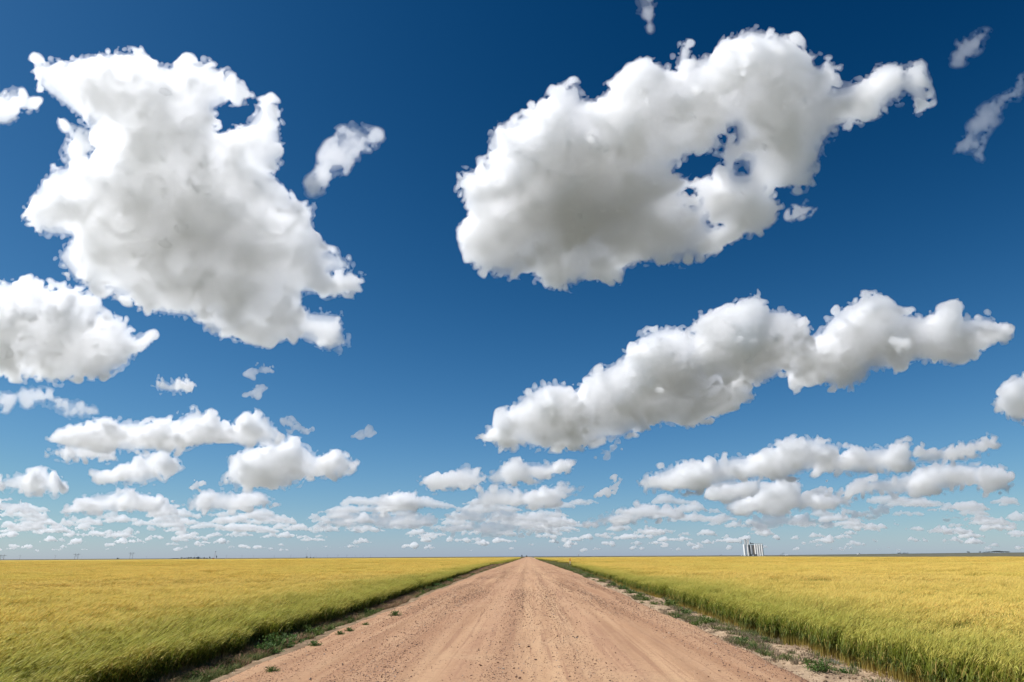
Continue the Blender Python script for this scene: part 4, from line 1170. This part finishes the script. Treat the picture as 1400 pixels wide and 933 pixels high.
# ------------------------------------------------------------------ far trees
FOLI = NT("dark_far_foliage")
_c = FOLI.ramp(FOLI.noise(FOLI.pos(), 0.6, 3), [(0.35, (0.018, 0.028, 0.013)), (0.65, (0.036, 0.048, 0.022))])
FOLIAGE = FOLI.surface(_c, 0.8, None, 0.15, 0.2)
def tree_kind(g, tall):
    """Unit tree (height 1): forked trunk and a crown of leaf sprays in several clumps."""
    crown, trunk = Soup(), MB()
    trunk.bar((0, 0, -0.05), (0.01, 0, 0.35), 0.028, 7, 0.018)
    cl = []
    for i in range(7):
        a = g.uniform(0, 6.28); r = g.uniform(0.05, 0.34) * (1.3 if not tall else 0.8); z = g.uniform(0.32, 0.82)
        c = np.array((r * math.cos(a), r * math.sin(a), z)); cl.append((c, g.uniform(0.14, 0.24)))
        trunk.bar((0.01, 0, 0.28), tuple(c * 0.9), 0.014, 5, 0.005)
    for c, R_ in cl:
        for _ in range(46):
            d = g.normal(0, 1, 3); d /= np.linalg.norm(d); o = c + d * R_ * g.random() ** 0.45
            o[2] = max(o[2], 0.06)
            u = np.cross(d, g.normal(0, 1, 3)); u /= np.linalg.norm(u); v = np.cross(u, g.normal(0, 1, 3)); v /= np.linalg.norm(v)
            s = g.uniform(0.035, 0.075)
            crown.add([o - u * s, o - v * s * 0.6, o + u * s, o + v * s * 0.6], [(0, 1, 2, 3)], (0.05, 0.07, 0.03))
    mt = bpy.data.meshes.new("trunk"); mt.from_pydata(trunk.v, [], trunk.f); mt.materials.append(M_WOOD)
    return crown.mesh("crown", FOLIAGE), mt
_g = np.random.default_rng(99)
TREES = [tree_kind(_g, i % 2 == 1) for i in range(5)]
def tree(px, D, wpx, hpx, label, group, name="tree"):
    t = empty(name, px, D, label, "tree" if name == "tree" else "bush", group, _g.uniform(0, 6.28))
    k = D / 933.0; c, tr = TREES[int(_g.integers(0, 5))]
    for nm, me in (("crown", c), ("trunk", tr)):
        o = link(nm, me, t); o.scale = (wpx * k * 1.15, wpx * k * 1.15, hpx * k * 1.05)
F = "dark trees of the farmstead on the left horizon"
for i, (px, w, h) in enumerate(((234.5, 3.5, 0.9), (238.5, 4, 1.0), (242.5, 4, 1.1), (248.3, 3.4, 2.0), (252, 3, 1.4), (256.6, 4.2, 2.2), (261.6, 3.4, 2.1), (265.8, 3.6, 2.2), (269.0, 3.2, 2.0), (274.6, 3, 1.5), (278.6, 3.4, 1.9), (282.5, 3, 1.4))):
    tree(px, 2610.0, w, h, "low dark tree in the left farmstead row, %s from its left end" % ("first" if i == 0 else ORD[i]), F)
tree(287.0, 2600.0, 2.8, 2.7, "rounder dark tree just left of the red and white lattice tower", F)
tree(296.2, 2600.0, 2.0, 3.8, "tall narrow dark tree just right of the red and white lattice tower", F)
tree(162.3, 2300.0, 3.2, 2.0, "lone round dark bush left of the tallest twin legged pylon", None, "bush")
tree(419.2, 2700.0, 3.0, 2.0, "dark bush under the leftmost of three masts left of the road", None, "bush")
tree(424.6, 2720.0, 2.4, 1.5, "dark bush under the middle one of three masts", None, "bush")
tree(428.5, 2720.0, 2.0, 1.2, "smallest dark bush between the middle and right masts", None, "bush")
tree(713.8, 2500.0, 2.3, 2.9, "dark tree at the far end of the road, left and taller of two", None)
tree(720.0, 2500.0, 2.5, 2.1, "dark tree at the far end of the road, right and lower of two", None)
tree(1175.6, 2480.0, 1.6, 1.5, "dark bush beside the white farm building on the right horizon", None, "bush")
W = "dark trees of the windbreak on the far right"
for i, (px, w, h) in enumerate(((1346.5, 3.2, 1.3), (1350, 4, 1.5), (1353.5, 4, 1.8), (1357, 4, 1.9), (1360.5, 4, 2.4), (1363.5, 4, 2.9), (1366.5, 4, 2.6), (1369.5, 4, 2.5), (1373, 4, 2.1), (1376.5, 4, 2.0), (1380, 3.6, 1.9))):
    tree(px, 3000.0, w, h * 0.8, "dark tree in the far right windbreak, %s from its left end" % ("first" if i == 0 else ORD[i]), W)
tree(1325.6, 3000.0, 4.6, 1.6, "low dark bush left of the windbreak, the wider of two", None, "bush")
tree(1340.6, 3000.0, 2.6, 1.6, "low dark bush close to the left end of the windbreak", None, "bush")
for i, px in enumerate((1229, 1232.5, 1236.5, 1240)): tree(px, 3600.0, 4.2, 1.0, "faint low tree in the short row on the right horizon, %s from left" % ("first second third fourth".split()[i]), "faint low trees on the right horizon")
